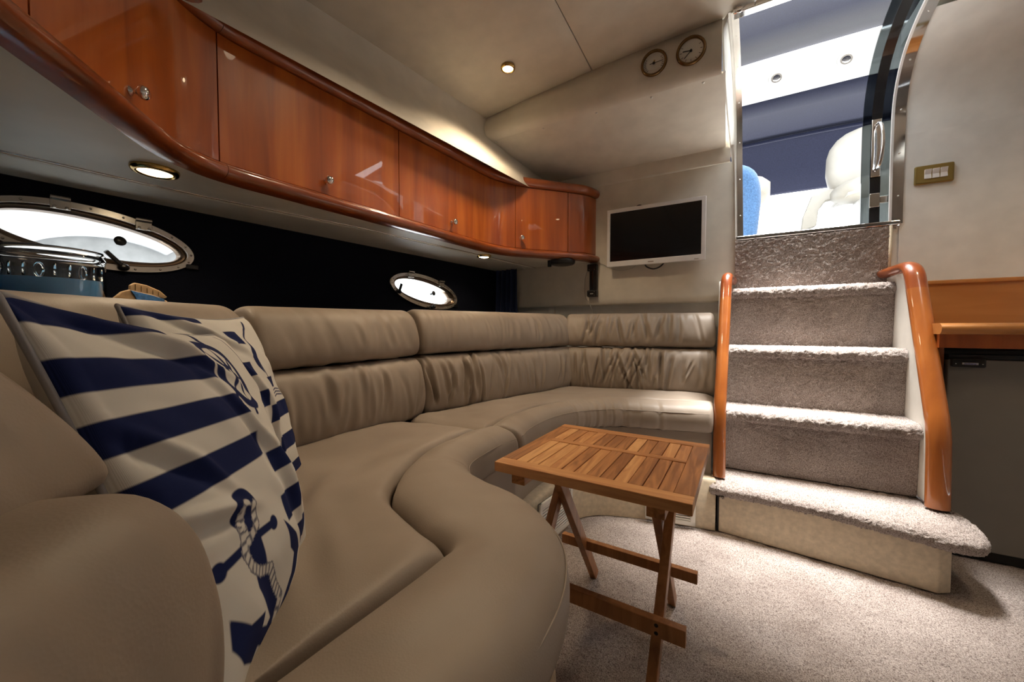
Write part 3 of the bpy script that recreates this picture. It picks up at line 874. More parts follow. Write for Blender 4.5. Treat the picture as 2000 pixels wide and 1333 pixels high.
# ---- lamps
def downlight(name, p, r, label, group, energy, cone=150, up_=False, mat='brass'):
    d = thing(name, p, label, 'lamp', group)
    mk('ring', lathe([(r, 0.0), (r, 0.004), (r * 0.94, 0.010), (r * 0.76, 0.012), (r * 0.70, 0.008), (r * 0.70, 0.002)], p, (0, 0, -1), 36), mat, d, smooth=True)
    mk('lens', lathe([(r * 0.70, 0.002), (r * 0.66, 0.009), (r * 0.4, 0.013), (r * 0.02, 0.014)], p, (0, 0, -1), 32), 'lamp_lens', d, smooth=True)
    L = bpy.data.lights.new(name + '_light', 'SPOT')
    L.energy = energy
    L.color = LAMP_COL
    L.spot_size = R(cone)
    L.spot_blend = 0.8
    L.shadow_soft_size = r * 1.6
    lo = bpy.data.objects.new(name + '_light', L)
    lo.location = (p[0], p[1], p[2] - 0.02)
    COL.objects.link(lo)
    attach(lo, d)
    return d
for i, (x, y, lab) in enumerate(((-0.847, 1.455, 'round brass ceiling downlight glowing near the aft corner'), (-0.62, 0.84, 'round brass ceiling downlight above the middle of the sofa'), (0.95, 1.45, 'round brass ceiling downlight above the galley counter'))):
    downlight('ceiling_downlight', (x, y, float(ceil_z(x)) - 0.001), 0.032, lab, 'ceiling downlights', (21.0, 15.0, 15.0)[i], (130, 125, 130)[i])
downlight('locker_downlight', (-1.262, 0.398, 1.203), 0.048, 'large brass downlight under the lockers above the pillows', 'downlights under the lockers', 3.6)
downlight('locker_downlight', (-1.165, 1.74, 1.203), 0.040, 'small brass downlight under the locker corner near the curtain', 'downlights under the lockers', 2.6)
spk = thing('speaker', (-0.845, 2.085, 1.17), 'flat round black speaker under the locker end', 'speaker')
mk('body', lathe([(0.070, 0.0), (0.074, 0.006), (0.074, 0.016), (0.066, 0.026), (0.05, 0.030), (0.002, 0.031)], (-0.845, 2.085, 1.203), (0, 0, -1), 36), 'black_plastic', spk, smooth=True, angle=40)
mk('bracket', box(-0.925, -0.905, 2.05, 2.066, 1.165, 1.203), 'black_plastic', spk, bevel=0.003)

# ================================================================== PORTLIGHTS
def portlight(idx, p, label):
    w_ = thing('window_%d' % idx, (float(hull_x(p['y'])), p['y'], p['z'] - PB), label, kind='structure')
    ts = np.linspace(0, 2 * np.pi, 64, endpoint=False)
    def ring(prof, mat, name, parent=w_):
        rows = [[port_pt(p, PA + da, PB + da, t, off) for t in ts] for da, off in prof]
        return mk(name, loft(rows, True, False), mat, parent, smooth=True, angle=50)
    fr = ring([(0.0, 0.012), (0.0, 0.020), (-0.003, 0.024), (-0.020, 0.024), (-0.022, 0.018), (-0.022, -0.05)], 'steel', 'frame')
    ring([(-0.022, 0.004), (-0.024, 0.014), (-0.030, 0.016), (-0.036, 0.012), (-0.036, -0.02)], 'bronze_ring', 'pane_rim')
    V = [port_pt(p, PA - 0.030, PB - 0.030, t, o_) for o_ in (-0.004, 0.002) for t in ts]
    m = len(ts)
    F = [list(range(m)), list(range(2 * m - 1, m - 1, -1))] + [(i, (i + 1) % m, m + (i + 1) % m, m + i) for i in range(m)]
    mk('pane', (V, F), 'pane_glass', w_)
    for k in range(20):
        q = port_pt(p, PA - 0.011, PB - 0.011, k * 2 * np.pi / 20 + 0.1, 0.024)
        mk('screw', ball(q, 0.0032, seg=8), 'steel', fr, smooth=True)
    for t in (1.95, 1.12) if idx == 1 else (2.15, 1.12):
        c = np.array(port_pt(p, PA - 0.018, PB - 0.018, t, 0.027))
        ti = np.array([0.115, 1, 0]) * 1.0
        dn = np.array([0, 0, -1.0])
        e1 = ti * 0.018
        mk('hinge', join(bar(c - e1 + (0, 0, 0.004), c + e1 + (0, 0, 0.004), 0.030, 0.007, dn), tube([c - e1 + (0.003, 0, 0.018), c + e1 + (0.003, 0, 0.018)], 0.0065, 10), ball(c - e1 * 0.6 + (0.004, 0, -0.006), 0.0045, seg=8), ball(c + e1 * 0.6 + (0.004, 0, -0.006), 0.0045, seg=8)), 'steel', w_, bevel=0.001)
    for t, dy, dz in (((5.0, -0.040, 0.040), (3.55, -0.02, 0.03)) if idx == 1 else ((3.75, 0.006, 0.04), (4.95, -0.03, -0.004))):
        c = np.array(port_pt(p, PA - 0.014, PB - 0.014, t, 0.03))
        e = c + np.array([0.012, dy, dz])
        mk('latch', join(bar(c, e, 0.012, 0.010, (1, 0, 0)), ball(c, 0.013, 0.013, 0.011, 12)), 'black_plastic', w_, smooth=False, bevel=0.002)
    c = np.array(port_pt(p, 0.05, 0.004, 0.2 if idx == 1 else 0.0, 0.0))
    mk('knob', join(tube([c, c + (0.02, 0, 0.004)], 0.005, 10), lathe([(0.013, 0), (0.014, 0.003), (0.010, 0.006), (0.002, 0.007)], c + (0.02, 0, 0.004), (1, 0, 0.1), 20)), 'black_plastic', w_, smooth=True, angle=40)
    c = np.array(port_pt(p, PA + 0.004, PB + 0.004, 5.95, 0.02))
    mk('catch', join(box(c[0] - 0.004, c[0] + 0.008, c[1] - 0.012, c[1] + 0.02, c[2] - 0.008, c[2] + 0.008)), 'black_plastic', w_, bevel=0.003)
portlight(1, PORTS[0], 'large elliptical steel porthole behind the glass jar')
portlight(2, PORTS[1], 'elliptical steel porthole beside the navy curtain')
# the pale boat moored alongside, seen through the near porthole
nb = thing('moored_boat', (-2.6, 0.9, 0.2), 'pale topsides of a boat moored alongside beyond the porthole', 'boat')
mk('hull', prism([(-2.5, -1.0, 0.2), (-2.5, 1.05, 0.2), (-2.5, 1.05, 1.9), (-2.5, -1.0, 1.9)], (-0.1, 0, 0)), 'neighbour_hull', nb, bevel=0.02)
def arc_band(r0, r1, a0, a1, c, x, th):
    t = np.linspace(a0, a1, 24)
    pts = [(x, c[0] + r1 * math.cos(q) * 1.6, c[1] + r1 * math.sin(q)) for q in t] + [(x, c[0] + r0 * math.cos(q) * 1.6, c[1] + r0 * math.sin(q)) for q in t[::-1]]
    return prism(pts, (th, 0, 0))
mk('moulding', arc_band(0.20, 0.27, 0.9, 3.0, (0.62, 1.02), -2.5, 0.02), 'neighbour_light', nb)

# ================================================================== BULKHEAD THINGS
tv = thing('television', (-0.358, 2.2, 1.155), 'flat white framed television on the cream bulkhead', 'television')
TX0, TX1, TZ0, TZ1 = -0.612, -0.104, 1.157, 1.482
mk('casing', box(TX0 + 0.01, TX1 - 0.01, 2.205, 2.235, TZ0 + 0.006, TZ1 - 0.006), 'white_plastic', tv, bevel=0.004)
def frame_ring(x0, x1, z0, z1, l, r, b, t, ya, yb):
    o_ = [(x0, z0), (x1, z0), (x1, z1), (x0, z1)]
    i_ = [(x0 + l, z0 + b), (x1 - r, z0 + b), (x1 - r, z1 - t), (x0 + l, z1 - t)]
    V = [(x, y, z) for y in (ya, yb) for x, z in o_ + i_]
    F = []
    for k in range(4):
        n_ = (k + 1) % 4
        F += [(k, n_, 4 + n_, 4 + k), (8 + n_, 8 + k, 12 + k, 12 + n_), (n_, k, 8 + k, 8 + n_), (4 + k, 4 + n_, 12 + n_, 12 + k)]
    return V, F
bz = frame_ring(TX0, TX1, TZ0, TZ1, 0.017, 0.020, 0.030, 0.020, 2.188, 2.207)
mk('bezel', bz, 'white_plastic', tv, bevel=0.002)
mk('screen', box(TX0 + 0.014, TX1 - 0.014, 2.193, 2.206, TZ0 + 0.026, TZ1 - 0.017), 'tv_screen', tv)
mk('logo', box(-0.385, -0.355, 2.1868, 2.189, TZ0 + 0.011, TZ0 + 0.015), 'steel', tv)
mk('logo', box(-0.155, -0.135, 2.1868, 2.189, TZ0 + 0.006, TZ0 + 0.009), 'steel', tv)
mk('cable', tube(catmull([(-0.41, 2.215, 1.17), (-0.395, 2.215, 1.146), (-0.36, 2.213, 1.132), (-0.325, 2.213, 1.142), (-0.30, 2.215, 1.168)], 8), 0.004, 8), 'black_plastic', tv, smooth=True)
mk('cable', tube(catmull([(-0.47, 2.225, 1.465), (-0.455, 2.225, 1.49), (-0.435, 2.225, 1.494), (-0.415, 2.225, 1.475)], 8), 0.004, 8), 'black_plastic', tv, smooth=True)
mk('aerial_lead', tube(catmull([(-0.72, 2.245, 1.196), (-0.66, 2.244, 1.19), (-0.60, 2.243, 1.155), (-0.54, 2.243, 1.142), (-0.48, 2.243, 1.15), (-0.45, 2.24, 1.175)], 8), 0.0014, 6), 'wire_grey', smooth=True, label='thin grey lead drooping from the locker to the television', cat='cable')
mk('aerial_lead', tube(catmull([(-0.745, 2.246, 1.16), (-0.762, 2.246, 1.10), (-0.76, 2.246, 1.0), (-0.735, 2.246, 0.96), (-0.70, 2.246, 0.88)], 8), 0.0014, 6), 'wire_grey', smooth=True, label='thin grey lead running down the bulkhead behind the sofa', cat='cable')
dv = thing('wall_bracket', (-0.711, 2.235, 0.992), 'slim black upright bracket screwed to the bulkhead beside the television', 'bracket')
mk('body', box(-0.728, -0.683, 2.226, 2.25, 0.995, 1.186), 'black_plastic', dv, bevel=0.004)
mk('groove', box(-0.712, -0.700, 2.221, 2.23, 1.035, 1.15), 'tv_screen', dv, bevel=0.003)
for z0, z1 in ((0.994, 1.032), (1.148, 1.188)):
    e = mk('end_plate', box(-0.740, -0.681, 2.218, 2.25, z0, z1), 'black_plastic', dv, bevel=0.004)
    for x in (-0.728, -0.695):
        for z in (z0 + 0.008, z1 - 0.008):
            mk('screw', ball((x, 2.2175, z), 0.0022, seg=8), 'steel', e, smooth=True)
mk('label_plate', box(-0.720, -0.702, 2.2165, 2.219, 1.009, 1.014), 'wire_grey', dv)
def gauge(x, z, r, label, name, hands, brass):
    gq_ = thing(name, (x, 1.684, z - r), label, 'clock' if name == 'wall_clock' else 'barometer', None)
    ax = np.array([0, -1, -0.05])
    c = np.array([x, 1.687, z])
    mk('bezel', lathe([(r * 0.80, 0.004), (r * 0.80, 0.012), (r * 0.86, 0.017), (r * 0.95, 0.015), (r, 0.008), (r, -0.004)], c, ax, 44, False), brass, gq_, smooth=True)
    f = mk('dial', lathe([(r * 0.86, 0.0), (r * 0.86, 0.005), (r * 0.02, 0.0052)], c, ax, 40), 'dial_face', gq_)
    def radial(a_, r0, r1, wd, mat, nm, lift=0.0065):
        d = np.array([math.sin(a_), 0, math.cos(a_)])
        p0, p1 = c + np.array([0, -lift, 0]) + d * r0, c + np.array([0, -lift, 0]) + d * r1
        mk(nm, bar(p0, p1, wd, 0.0008, (math.cos(a_), 0, -math.sin(a_))), mat, f)
    for k in range(12 if name == 'wall_clock' else 21):
        n_ = 12 if name == 'wall_clock' else 28
        radial(2 * np.pi * (k + (0 if n_ == 12 else 17.5)) / n_, r * 0.60, r * 0.74, 0.0016, 'print_dark', 'hour_mark' if n_ == 12 else 'scale_mark', 0.0058)
    for a_, r0, r1, wd, mat in hands:
        radial(a_, r0 * r, r1 * r, wd, mat, 'hand', 0.0075)
    mk('hub', lathe([(0.005, 0.006), (0.005, 0.010), (0.001, 0.011)], c, ax, 16), 'print_dark', f, smooth=True)
    return gq_
gauge(-0.142, 1.899, 0.055, 'brass rimmed clock on the band next to the companionway', 'wall_clock', [(R(-135), 0, 0.62, 0.0026, 'print_dark'), (R(-82), 0, 0.55, 0.0034, 'print_dark')], 'dark_brass')
gauge(-0.281, 1.898, 0.052, 'brass rimmed barometer on the band beside the clock', 'barometer', [(R(88), -0.32, 0.62, 0.002, 'print_dark'), (R(12), 0, 0.22, 0.005, 'brass')], 'dark_brass')
# curtain
cu_x = np.linspace(-1.425, -1.205, 90)
zz = np.linspace(0.82, 1.205, 24)
CX, CZ = np.meshgrid(cu_x, zz, indexing='ij')
CY = 2.185 + 0.012 * np.sin((CX + 1.42) * 170 + 0.8 * np.sin(CZ * 9)) + 0.006 * np.sin((CX) * 71)
CXs = CX + 0.012 * (1.2 - CZ) * 2 * (CX + 1.425) / 0.22
cu = mk('curtain', gridsurf(CXs, CY, CZ), 'navy_curtain', smooth=True, label='short pleated navy curtain hanging in the aft corner', cat='curtain')
cu.modifiers.new('thick', 'SOLIDIFY').thickness = 0.003

# ================================================================== SOFA
sofa = thing('corner_sofa', (-0.75, 1.0, 0), 'U-shaped taupe leather corner sofa with rolled backrests and bolster edge', 'sofa')
def cdense(prof, step=0.008):
    P = np.array(prof + [prof[0]], float)
    C = catmull(P, 6)
    return dense(C, step)[0][:-1]
LOW = [(0.035, 0.462), (0.004, 0.470), (-0.014, 0.50), (-0.022, 0.55), (-0.020, 0.61), (-0.008, 0.66), (0.016, 0.688), (0.05, 0.696), (0.11, 0.69), (0.165, 0.67), (0.17, 0.56), (0.165, 0.465), (0.10, 0.458)]
UPP = [(0.06, 0.699), (0.028, 0.704), (0.008, 0.722), (0.004, 0.76), (0.014, 0.805), (0.036, 0.848), (0.07, 0.873), (0.11, 0.878), (0.15, 0.866), (0.175, 0.83), (0.18, 0.76), (0.165, 0.71), (0.12, 0.697)]
def back_cushion(pts, rads, creases_lo, creases_up, seed, rise=(0, 0), lean=False):
    out = []
    for prof, cr, amp in ((LOW, creases_lo, 1.0), (UPP, creases_up, 0.9)):
        pp = [np.array(q, float) for q in pts]
        if lean and prof is UPP:
            e_ = (pp[-1] - pp[-2]) / np.linalg.norm(pp[-1] - pp[-2])
            pp[-1] = pp[-1] + e_ * 0.055
        P = fillet(pp, rads, 16) if rads else np.array(pp)
        P, S = dense(P, 0.004)
        Nr = normals2(P)
        if lean and prof is UPP:
            prof = [(a_ + 0.060 + 0.40 * (z_ - 0.72), z_ - 0.028) for a_, z_ in prof]
        elif lean:
            prof = [(a_ + (0.03 if a_ > 0.1 else 0.0), z_) for a_, z_ in prof]
        pr = cdense(prof)
        cen = pr.mean(0)
        tan = np.roll(pr, -1, 0) - np.roll(pr, 1, 0)
        tan /= np.linalg.norm(tan, axis=1)[:, None]
        pn = np.stack([-tan[:, 1], tan[:, 0]], 1)
        if ((pr - cen) * pn).sum() < 0: pn = -pn
        z0, z1 = pr[:, 1].min(), pr[:, 1].max()
        front = np.clip((0.10 + (0.1 if lean else 0) - pr[:, 0]) / 0.05, 0, 1)
        D = np.zeros((len(P), len(pr)))
        for (s0, wd, dep, slant, za, zb) in cr:
            t = (S[:, None] * 1.0 - s0 * S[-1] - slant * (pr[None, :, 1] - z0)) / wd
            tz = (pr[None, :, 1] - z0) / (z1 - z0)
            win = np.clip((tz - za) / 0.15, 0, 1) * np.clip((zb - tz) / 0.15, 0, 1)
            D += win * dep * (-np.exp(-t * t) + 0.55 * np.exp(-(t - 1.7) ** 2) + 0.35 * np.exp(-(t + 1.9) ** 2))
        SS, ZZ = np.meshgrid(S, pr[:, 1], indexing='ij')
        D += (vnoise(SS * 22, ZZ * 10, seed) - 0.5) * 0.007 + (vnoise(SS * 55 + ZZ * 20, ZZ * 9, seed + 3) - 0.5) * 0.0022
        D *= front[None, :]
        rows = []
        for i, p in enumerate(P):
            e = min(S[i], S[-1] - S[i])
            r_ = 0.022
            k = math.sqrt(max(0.0, 1 - (1 - min(1, e / r_)) ** 2))
            sh = (1 - k) * 0.018
            q = pr - pn * sh + pn * (D[i] * k)[:, None]
            zr = rise[0] + (rise[1] - rise[0]) * S[i] / S[-1]
            tx, ty = (-Nr[i][1], Nr[i][0]) if lean and amp < 1 else (0.0, 0.0)
            rows.append([(p[0] - Nr[i][0] * a_ - tx * 0.42 * (z_ - 0.68), p[1] - Nr[i][1] * a_ - ty * 0.42 * (z_ - 0.68), z_ + zr * (z_ - 0.47) / 0.4) for a_, z_ in q])
        out.append(loft(rows))
    b = mk('backrest_cushion', out[0], 'leather', sofa, smooth=True)
    mk('headroll', out[1], 'leather', b, smooth=True)
rr = np.random.default_rng(21)
def creases(n_, lo, hi, dep, wd=(0.007, 0.016), sl=0.25, za=(0.0, 0.35), zb=(0.75, 1.1)):
    return [(rr.uniform(lo, hi), rr.uniform(*wd), dep * rr.uniform(0.4, 1.15), rr.uniform(-sl, sl), rr.uniform(*za), rr.uniform(*zb)) for _ in range(n_)]
back_cushion([(-0.10, -0.108), (-0.328, 0.120)], None, creases(5, 0.1, 0.9, 0.002), creases(5, 0.1, 0.9, 0.002), 31, lean=True)
back_cushion([(-0.47, -0.03), (-0.82, 0.11), (-1.0, 0.50)], [0.15], creases(5, 0.1, 0.9, 0.002), creases(5, 0.1, 0.9, 0.002), 33, (-0.022, -0.02))
back_cushion([(-1.0, 0.506), (-1.002, 1.078)], None, creases(26, 0.02, 0.95, 0.0055, (0.007, 0.016), 0.2), creases(16, 0.05, 0.95, 0.003, (0.008, 0.02), 0.25), 41, (-0.018, -0.006))
back_cushion([(-1.002, 1.084), (-0.752, 2.035)], None, creases(12, 0.03, 0.3, 0.0125, (0.006, 0.012), 0.4) + creases(24, 0.25, 0.97, 0.0075, (0.006, 0.014), 0.3), creases(26, 0.03, 0.97, 0.0034, (0.007, 0.015), 0.25), 51, (0, 0.008))
back_cushion([(-0.79, 1.984), (-0.046, 2.115)], None, creases(34, 0.04, 0.78, 0.0125, (0.005, 0.010), 0.5) + creases(6, 0.75, 0.98, 0.006), creases(24, 0.10, 0.72, 0.0105, (0.006, 0.011), 0.35) + creases(4, 0.75, 0.95, 0.005), 61, (0.008, 0.006))

PAIR_A = [(-0.68, 1.003, -0.567, 1.052), (-0.70, 0.92, -0.577, 0.97), (-0.70, 0.83, -0.574, 0.87), (-0.683, 0.73, -0.563, 0.79), (-0.645, 0.63, -0.530, 0.738), (-0.60, 0.553, -0.482, 0.705), (-0.55, 0.507, -0.42, 0.684), (-0.485, 0.478, -0.35, 0.661), (-0.42, 0.455, -0.28, 0.622), (-0.358, 0.432, -0.222, 0.565), (-0.352, 0.385, -0.187, 0.495), (-0.355, 0.30, -0.170, 0.415), (-0.362, 0.20, -0.168, 0.30), (-0.37, 0.13, -0.168, 0.19)]
PAIR_B = [(-0.677, 1.012, -0.564, 1.066), (-0.70, 1.145, -0.586, 1.165), (-0.702, 1.28, -0.590, 1.29), (-0.684, 1.397, -0.578, 1.395), (-0.65, 1.515, -0.545, 1.485), (-0.60, 1.612, -0.49, 1.562), (-0.49, 1.724, -0.415, 1.622), (-0.39, 1.767, -0.34, 1.651), (-0.298, 1.793, -0.25, 1.668), (-0.17, 1.83, -0.15, 1.692), (-0.045, 1.865, -0.043, 1.715)]
def bolster(pairs, cr, seed):
    Q = catmull(pairs, 14)
    Q, S = dense(Q, 0.006)
    Q = Q.reshape(-1, 4)
    I, O = Q[:, :2], Q[:, 2:]
    S = np.r_[0, np.cumsum(np.linalg.norm(np.diff((I + O) / 2, axis=0), axis=1))]
    rows = []
    for i in range(len(Q)):
        wv = O[i] - I[i]
        W = np.linalg.norm(wv)
        wv = wv / W
        prof = [(0.0, 0.435), (0.003, 0.460), (0.014, 0.481), (0.04, 0.490), (0.45 * W, 0.4935), (W - 0.055, 0.489), (W - 0.026, 0.477), (W - 0.008, 0.457), (W, 0.43), (W - 0.002, 0.40), (W - 0.014, 0.378), (W - 0.05, 0.370), (0.02, 0.37), (0.0, 0.39)]
        pr = cdense(prof, 0.01)
        # keep a fixed number of samples
        idx = np.linspace(0, len(pr), 44, endpoint=False)
        pr = np.stack([np.interp(idx, np.arange(len(pr) + 1), np.r_[pr[:, k], pr[0, k]]) for k in (0, 1)], 1)
        tan = np.roll(pr, -1, 0) - np.roll(pr, 1, 0)
        tan /= np.linalg.norm(tan, axis=1)[:, None] + 1e-9
        pn = np.stack([-tan[:, 1], tan[:, 0]], 1)
        cen = pr.mean(0)
        if ((pr - cen) * pn).sum() < 0: pn = -pn
        D = np.zeros(len(pr))
        for s0, wd, dep in cr:
            t = (S[i] - s0 * S[-1]) / wd
            D += dep * (-math.exp(-t * t) + 0.5 * math.exp(-(t - 1.7) ** 2)) * np.clip((pr[:, 0] - 0.35 * W) / (0.4 * W), 0, 1)
        D += (vnoise(np.full(len(pr), S[i] * 14), pr[:, 0] * 14, seed) - 0.5) * 0.006 * (pr[:, 1] > 0.40)
        e = min(S[i], S[-1] - S[i])
        k = math.sqrt(max(0.0, 1 - (1 - min(1, e / 0.02)) ** 2))
        q = pr - pn * (1 - k) * 0.016 + pn * (D * k)[:, None]
        rows.append([(*(I[i] + wv * a_), z_) for a_, z_ in q])
    b = mk('bolster', loft(rows), 'leather', sofa, smooth=True)
    seam = [(*(O[i] - (O[i] - I[i]) / np.linalg.norm(O[i] - I[i]) * 0.0055), 0.4535) for i in range(3, len(Q) - 3, 2)]
    mk('stitched_seam', tube(seam, 0.0014, 6), 'leather', b, smooth=True)
    return I, O
IA, OA = bolster(PAIR_A, [(0.33, 0.010, 0.003)], 71)
IB, OB = bolster(PAIR_B, [(x_, rr.uniform(0.004, 0.011), rr.uniform(0.0008, 0.0042)) for x_ in (0.43, 0.475, 0.49, 0.53, 0.565, 0.575, 0.615, 0.66, 0.675, 0.73, 0.80)], 72)
def seat_panel(inner, back, seed, folds):
    a_, _ = dense(inner, 0.006)
    b_, _ = dense(fillet(back[0], back[1], 10) if back[1] else np.array(back[0]), 0.006)
    n_ = 170
    a_ = a_[np.linspace(0, len(a_) - 1, n_).astype(int)]
    b_ = b_[np.linspace(0, len(b_) - 1, n_).astype(int)]
    v = np.linspace(0, 1, 90)
    X = a_[:, None, 0] * (1 - v) + b_[:, None, 0] * v
    Y = a_[:, None, 1] * (1 - v) + b_[:, None, 1] * v
    u = np.linspace(0, 1, n_)[:, None] * np.ones_like(v)
    V2 = np.ones((n_, 1)) * v
    ed = np.minimum.reduce([V2 * 1.4, (1 - V2) * 3, u * 2.2, (1 - u) * 2.2])
    Z = 0.484 - 0.032 * np.exp(-ed / 0.035) + (vnoise(X * 5, Y * 5, seed) - 0.5) * 0.012 + (vnoise(X * 16, Y * 16, seed + 1) - 0.5) * 0.004
    for (x0, y0, ang, ln, wd, dp) in folds:
        ca, sa = math.cos(ang), math.sin(ang)
        lx, ly = (X - x0) * ca + (Y - y0) * sa, -(X - x0) * sa + (Y - y0) * ca
        Z += dp * np.exp(-(lx / ln) ** 2) * (np.exp(-(ly / wd) ** 2) - 0.6 * np.exp(-((ly - 1.8 * wd) / wd) ** 2))
    o = mk('seat_cushion', gridsurf(X, Y, Z), 'leather', sofa, smooth=True)
    s_ = o.modifiers.new('thick', 'SOLIDIFY')
    s_.thickness = 0.09
    s_.offset = -1.0 if o.data.polygons[0].normal.z > 0 else 1.0
seat_panel(IA + 0.0, ([(-1.005, 0.995), (-1.005, 0.47), (-0.80, 0.10), (-0.33, 0.08)], [0.12, 0.1]), 81, [(-0.52, 0.36, R(150), 0.12, 0.02, 0.006), (-0.60, 0.38, R(140), 0.14, 0.022, 0.006), (-0.68, 0.45, R(130), 0.14, 0.025, 0.006), (-0.48, 0.27, R(160), 0.10, 0.02, 0.005), (-0.7, 0.62, R(100), 0.2, 0.03, 0.004)])
seat_panel(IB + 0.0, ([(-1.0, 1.005), (-0.98, 1.15), (-0.765, 1.99), (-0.045, 2.115)], [0.08, 0.08]), 91, [])
# upholstered plinth and carpet-faced kick
OUT = np.vstack([OB[::-1], OA])
Oq, _ = dense(OUT, 0.012)
Nn_ = normals2(Oq)
sgn = -1.0 if (Nn_[0] @ np.array([0, -1.0])) > 0 else 1.0
rows = [[(*(p + sgn * nn * 0.028), 0.372), (*(p + sgn * nn * 0.030), 0.20), (*(p + sgn * nn * 0.06), 0.20), (*(p + sgn * nn * 0.06), 0.372)] for p, nn in zip(Oq, Nn_)]
mk('plinth', loft(rows), 'leather', sofa, smooth=True, angle=40)
KP = fillet([(-0.03, 1.682), (-0.29, 1.643), (-0.535, 1.56), (-0.575, 1.18), (-0.59, 0.80), (-0.24, 0.64), (-0.205, 0.12)], [0.1, 0.12, 0.05, 0.08, 0.12], 12)
kq, _ = dense(KP, 0.015)
kn = normals2(kq)
rows = [[(*p, 0.0), (*p, 0.192), (*(p + nn * 0.006), 0.2), (*(p + nn * 0.12), 0.2), (*(p + nn * 0.12), 0.0)] for p, nn in zip(kq, kn)]
mk('kick_panel', loft(rows), 'kick_beige', sofa, smooth=True, angle=50)
def vent(p0, p1, z0, z1, nslat, label):
    p0, p1 = np.array([*p0, 0.0]), np.array([*p1, 0.0])
    d = (p1 - p0)
    L_ = np.linalg.norm(d)
    d /= L_
    nn = np.cross(d, np.array([0, 0, 1.0]))
    if nn @ np.array([0.6, -1.0, 0]) < 0: nn = -nn
    vt = thing('air_vent', tuple((p0 + p1) / 2 + np.array([0, 0, z0])), label, 'vent', 'louvred vents in the sofa kick')
    def slab(a0, a1, b0, b1, t0, t1, mat, nm, bev=0.0):
        pts = [p0 + d * a0 + nn * t0 + np.array([0, 0, b0]), p0 + d * a1 + nn * t0 + np.array([0, 0, b0]), p0 + d * a1 + nn * t0 + np.array([0, 0, b1]), p0 + d * a0 + nn * t0 + np.array([0, 0, b1])]
        return mk(nm, prism(pts, nn * (t1 - t0)), mat, vt, bevel=bev)
    slab(0, L_, z0, z1, 0.0, 0.003, 'black_gap', 'backing')
    e = 0.018
    for a in ((0, L_, z0, z0 + e), (0, L_, z1 - e, z1), (0, e, z0, z1), (L_ - e, L_, z0, z1)):
        slab(*a, 0.001, 0.010, 'panel_white', 'frame', 0.002)
    for k in range(nslat):
        z = z0 + e + (k + 0.5) * (z1 - z0 - 2 * e) / nslat
        slab(e * 0.8, L_ - e * 0.8, z - 0.0028, z + 0.0028, 0.002, 0.008, 'panel_white', 'slat')
vent((-0.286, 1.632), (-0.10, 1.660), 0.012, 0.135, 9, 'cream louvred air vent in the kick facing the table')
vent((-0.562, 1.17), (-0.536, 1.42), 0.03, 0.19, 12, 'cream louvred air vent low on the sofa side behind the table')

# ---- ledge behind the backrest with ornaments
lg = [(-1.61, -0.3), (-1.16, -0.3), (-1.175, 0.7), (-1.175, 1.1), (-0.95, 2.0), (-0.9, 2.25), (-1.37, 2.25), (-1.60, 0.2)]
mk('ledge', prism([(x, y, 0.80) for x, y in lg], (0, 0, 0.025)), 'navy_lining', label='dark ledge between backrest and hull lining', kind='structure')
jr = thing('glass_jar', (-1.325, 0.232, 0.826), 'large embossed glass jar half full of blue water', 'jar')
jc = (-1.325, 0.232, 0.826)
R0 = 0.086
mk('glass', lathe([(R0 * 0.9, 0.0), (R0, 0.008), (R0, 0.118), (R0 * 0.985, 0.124), (R0 * 1.01, 0.130), (R0 * 1.01, 0.134), (R0 * 0.97, 0.140), (R0 * 1.0, 0.146), (R0 * 0.98, 0.151), (R0 * 0.93, 0.151), (R0 * 0.92, 0.13), (R0 * 0.935, 0.116), (R0 * 0.935, 0.01), (R0 * 0.9, 0.006)], jc, (0, 0, 1), 64), 'clear_glass', jr, smooth=True, angle=45)
mk('water', lathe([(R0 * 0.92, 0.008), (R0 * 0.93, 0.012), (R0 * 0.93, 0.084), (R0 * 0.01, 0.084)], jc, (0, 0, 1), 48), 'blue_water', jr, smooth=True, angle=45)
ri = np.random.default_rng(5)
for k in range(9):
    a0 = R(-62 + k * 14)
    pts = [(jc[0] + (R0 + 0.001) * math.cos(a0 + da), jc[1] + (R0 + 0.001) * math.sin(a0 + da), jc[2] + z) for da, z in (((0, 0.085), (0, 0.112)) if k % 3 else [(0.07 * math.cos(t), 0.098 + 0.014 * math.sin(t)) for t in np.linspace(0, 2 * np.pi, 14)])]
    mk('embossing', tube(pts, 0.0022, 6), 'clear_glass', jr, smooth=True)
of = thing('wooden_ornament', (-1.30, 0.385, 0.826), 'small carved wooden ornament with ribbed fin and blue glazed panel beside the jar', 'ornament')
def yz(pts, x, th): return prism([(x, y, z + (0.012 if z > 0.83 else 0)) for y, z in pts], (th, 0, 0))
mk('body', yz([(0.318, 0.826), (0.322, 0.862), (0.338, 0.880), (0.352, 0.886), (0.40, 0.876), (0.425, 0.862), (0.43, 0.826)], -1.305, 0.014), 'ornament_wood', of, bevel=0.003)
fin = mk('fin', yz([(0.352, 0.882), (0.353, 0.897), (0.362, 0.904), (0.385, 0.900), (0.41, 0.888), (0.425, 0.873), (0.42, 0.868)], -1.304, 0.012), 'ornament_wood', of, bevel=0.002)
for k in range(5):
    y = 0.362 + k * 0.011
    mk('fin_groove', box(-1.2922, -1.2912, y, y + 0.0012, 0.897 - k * 0.0025, 0.912 - k * 0.004), 'dark_brass', fin)
mk('glazed_panel', yz([(0.353, 0.884), (0.362, 0.868), (0.366, 0.84), (0.42, 0.84), (0.418, 0.866), (0.395, 0.874)], -1.2925, 0.004), 'blue_resin', of, bevel=0.001)

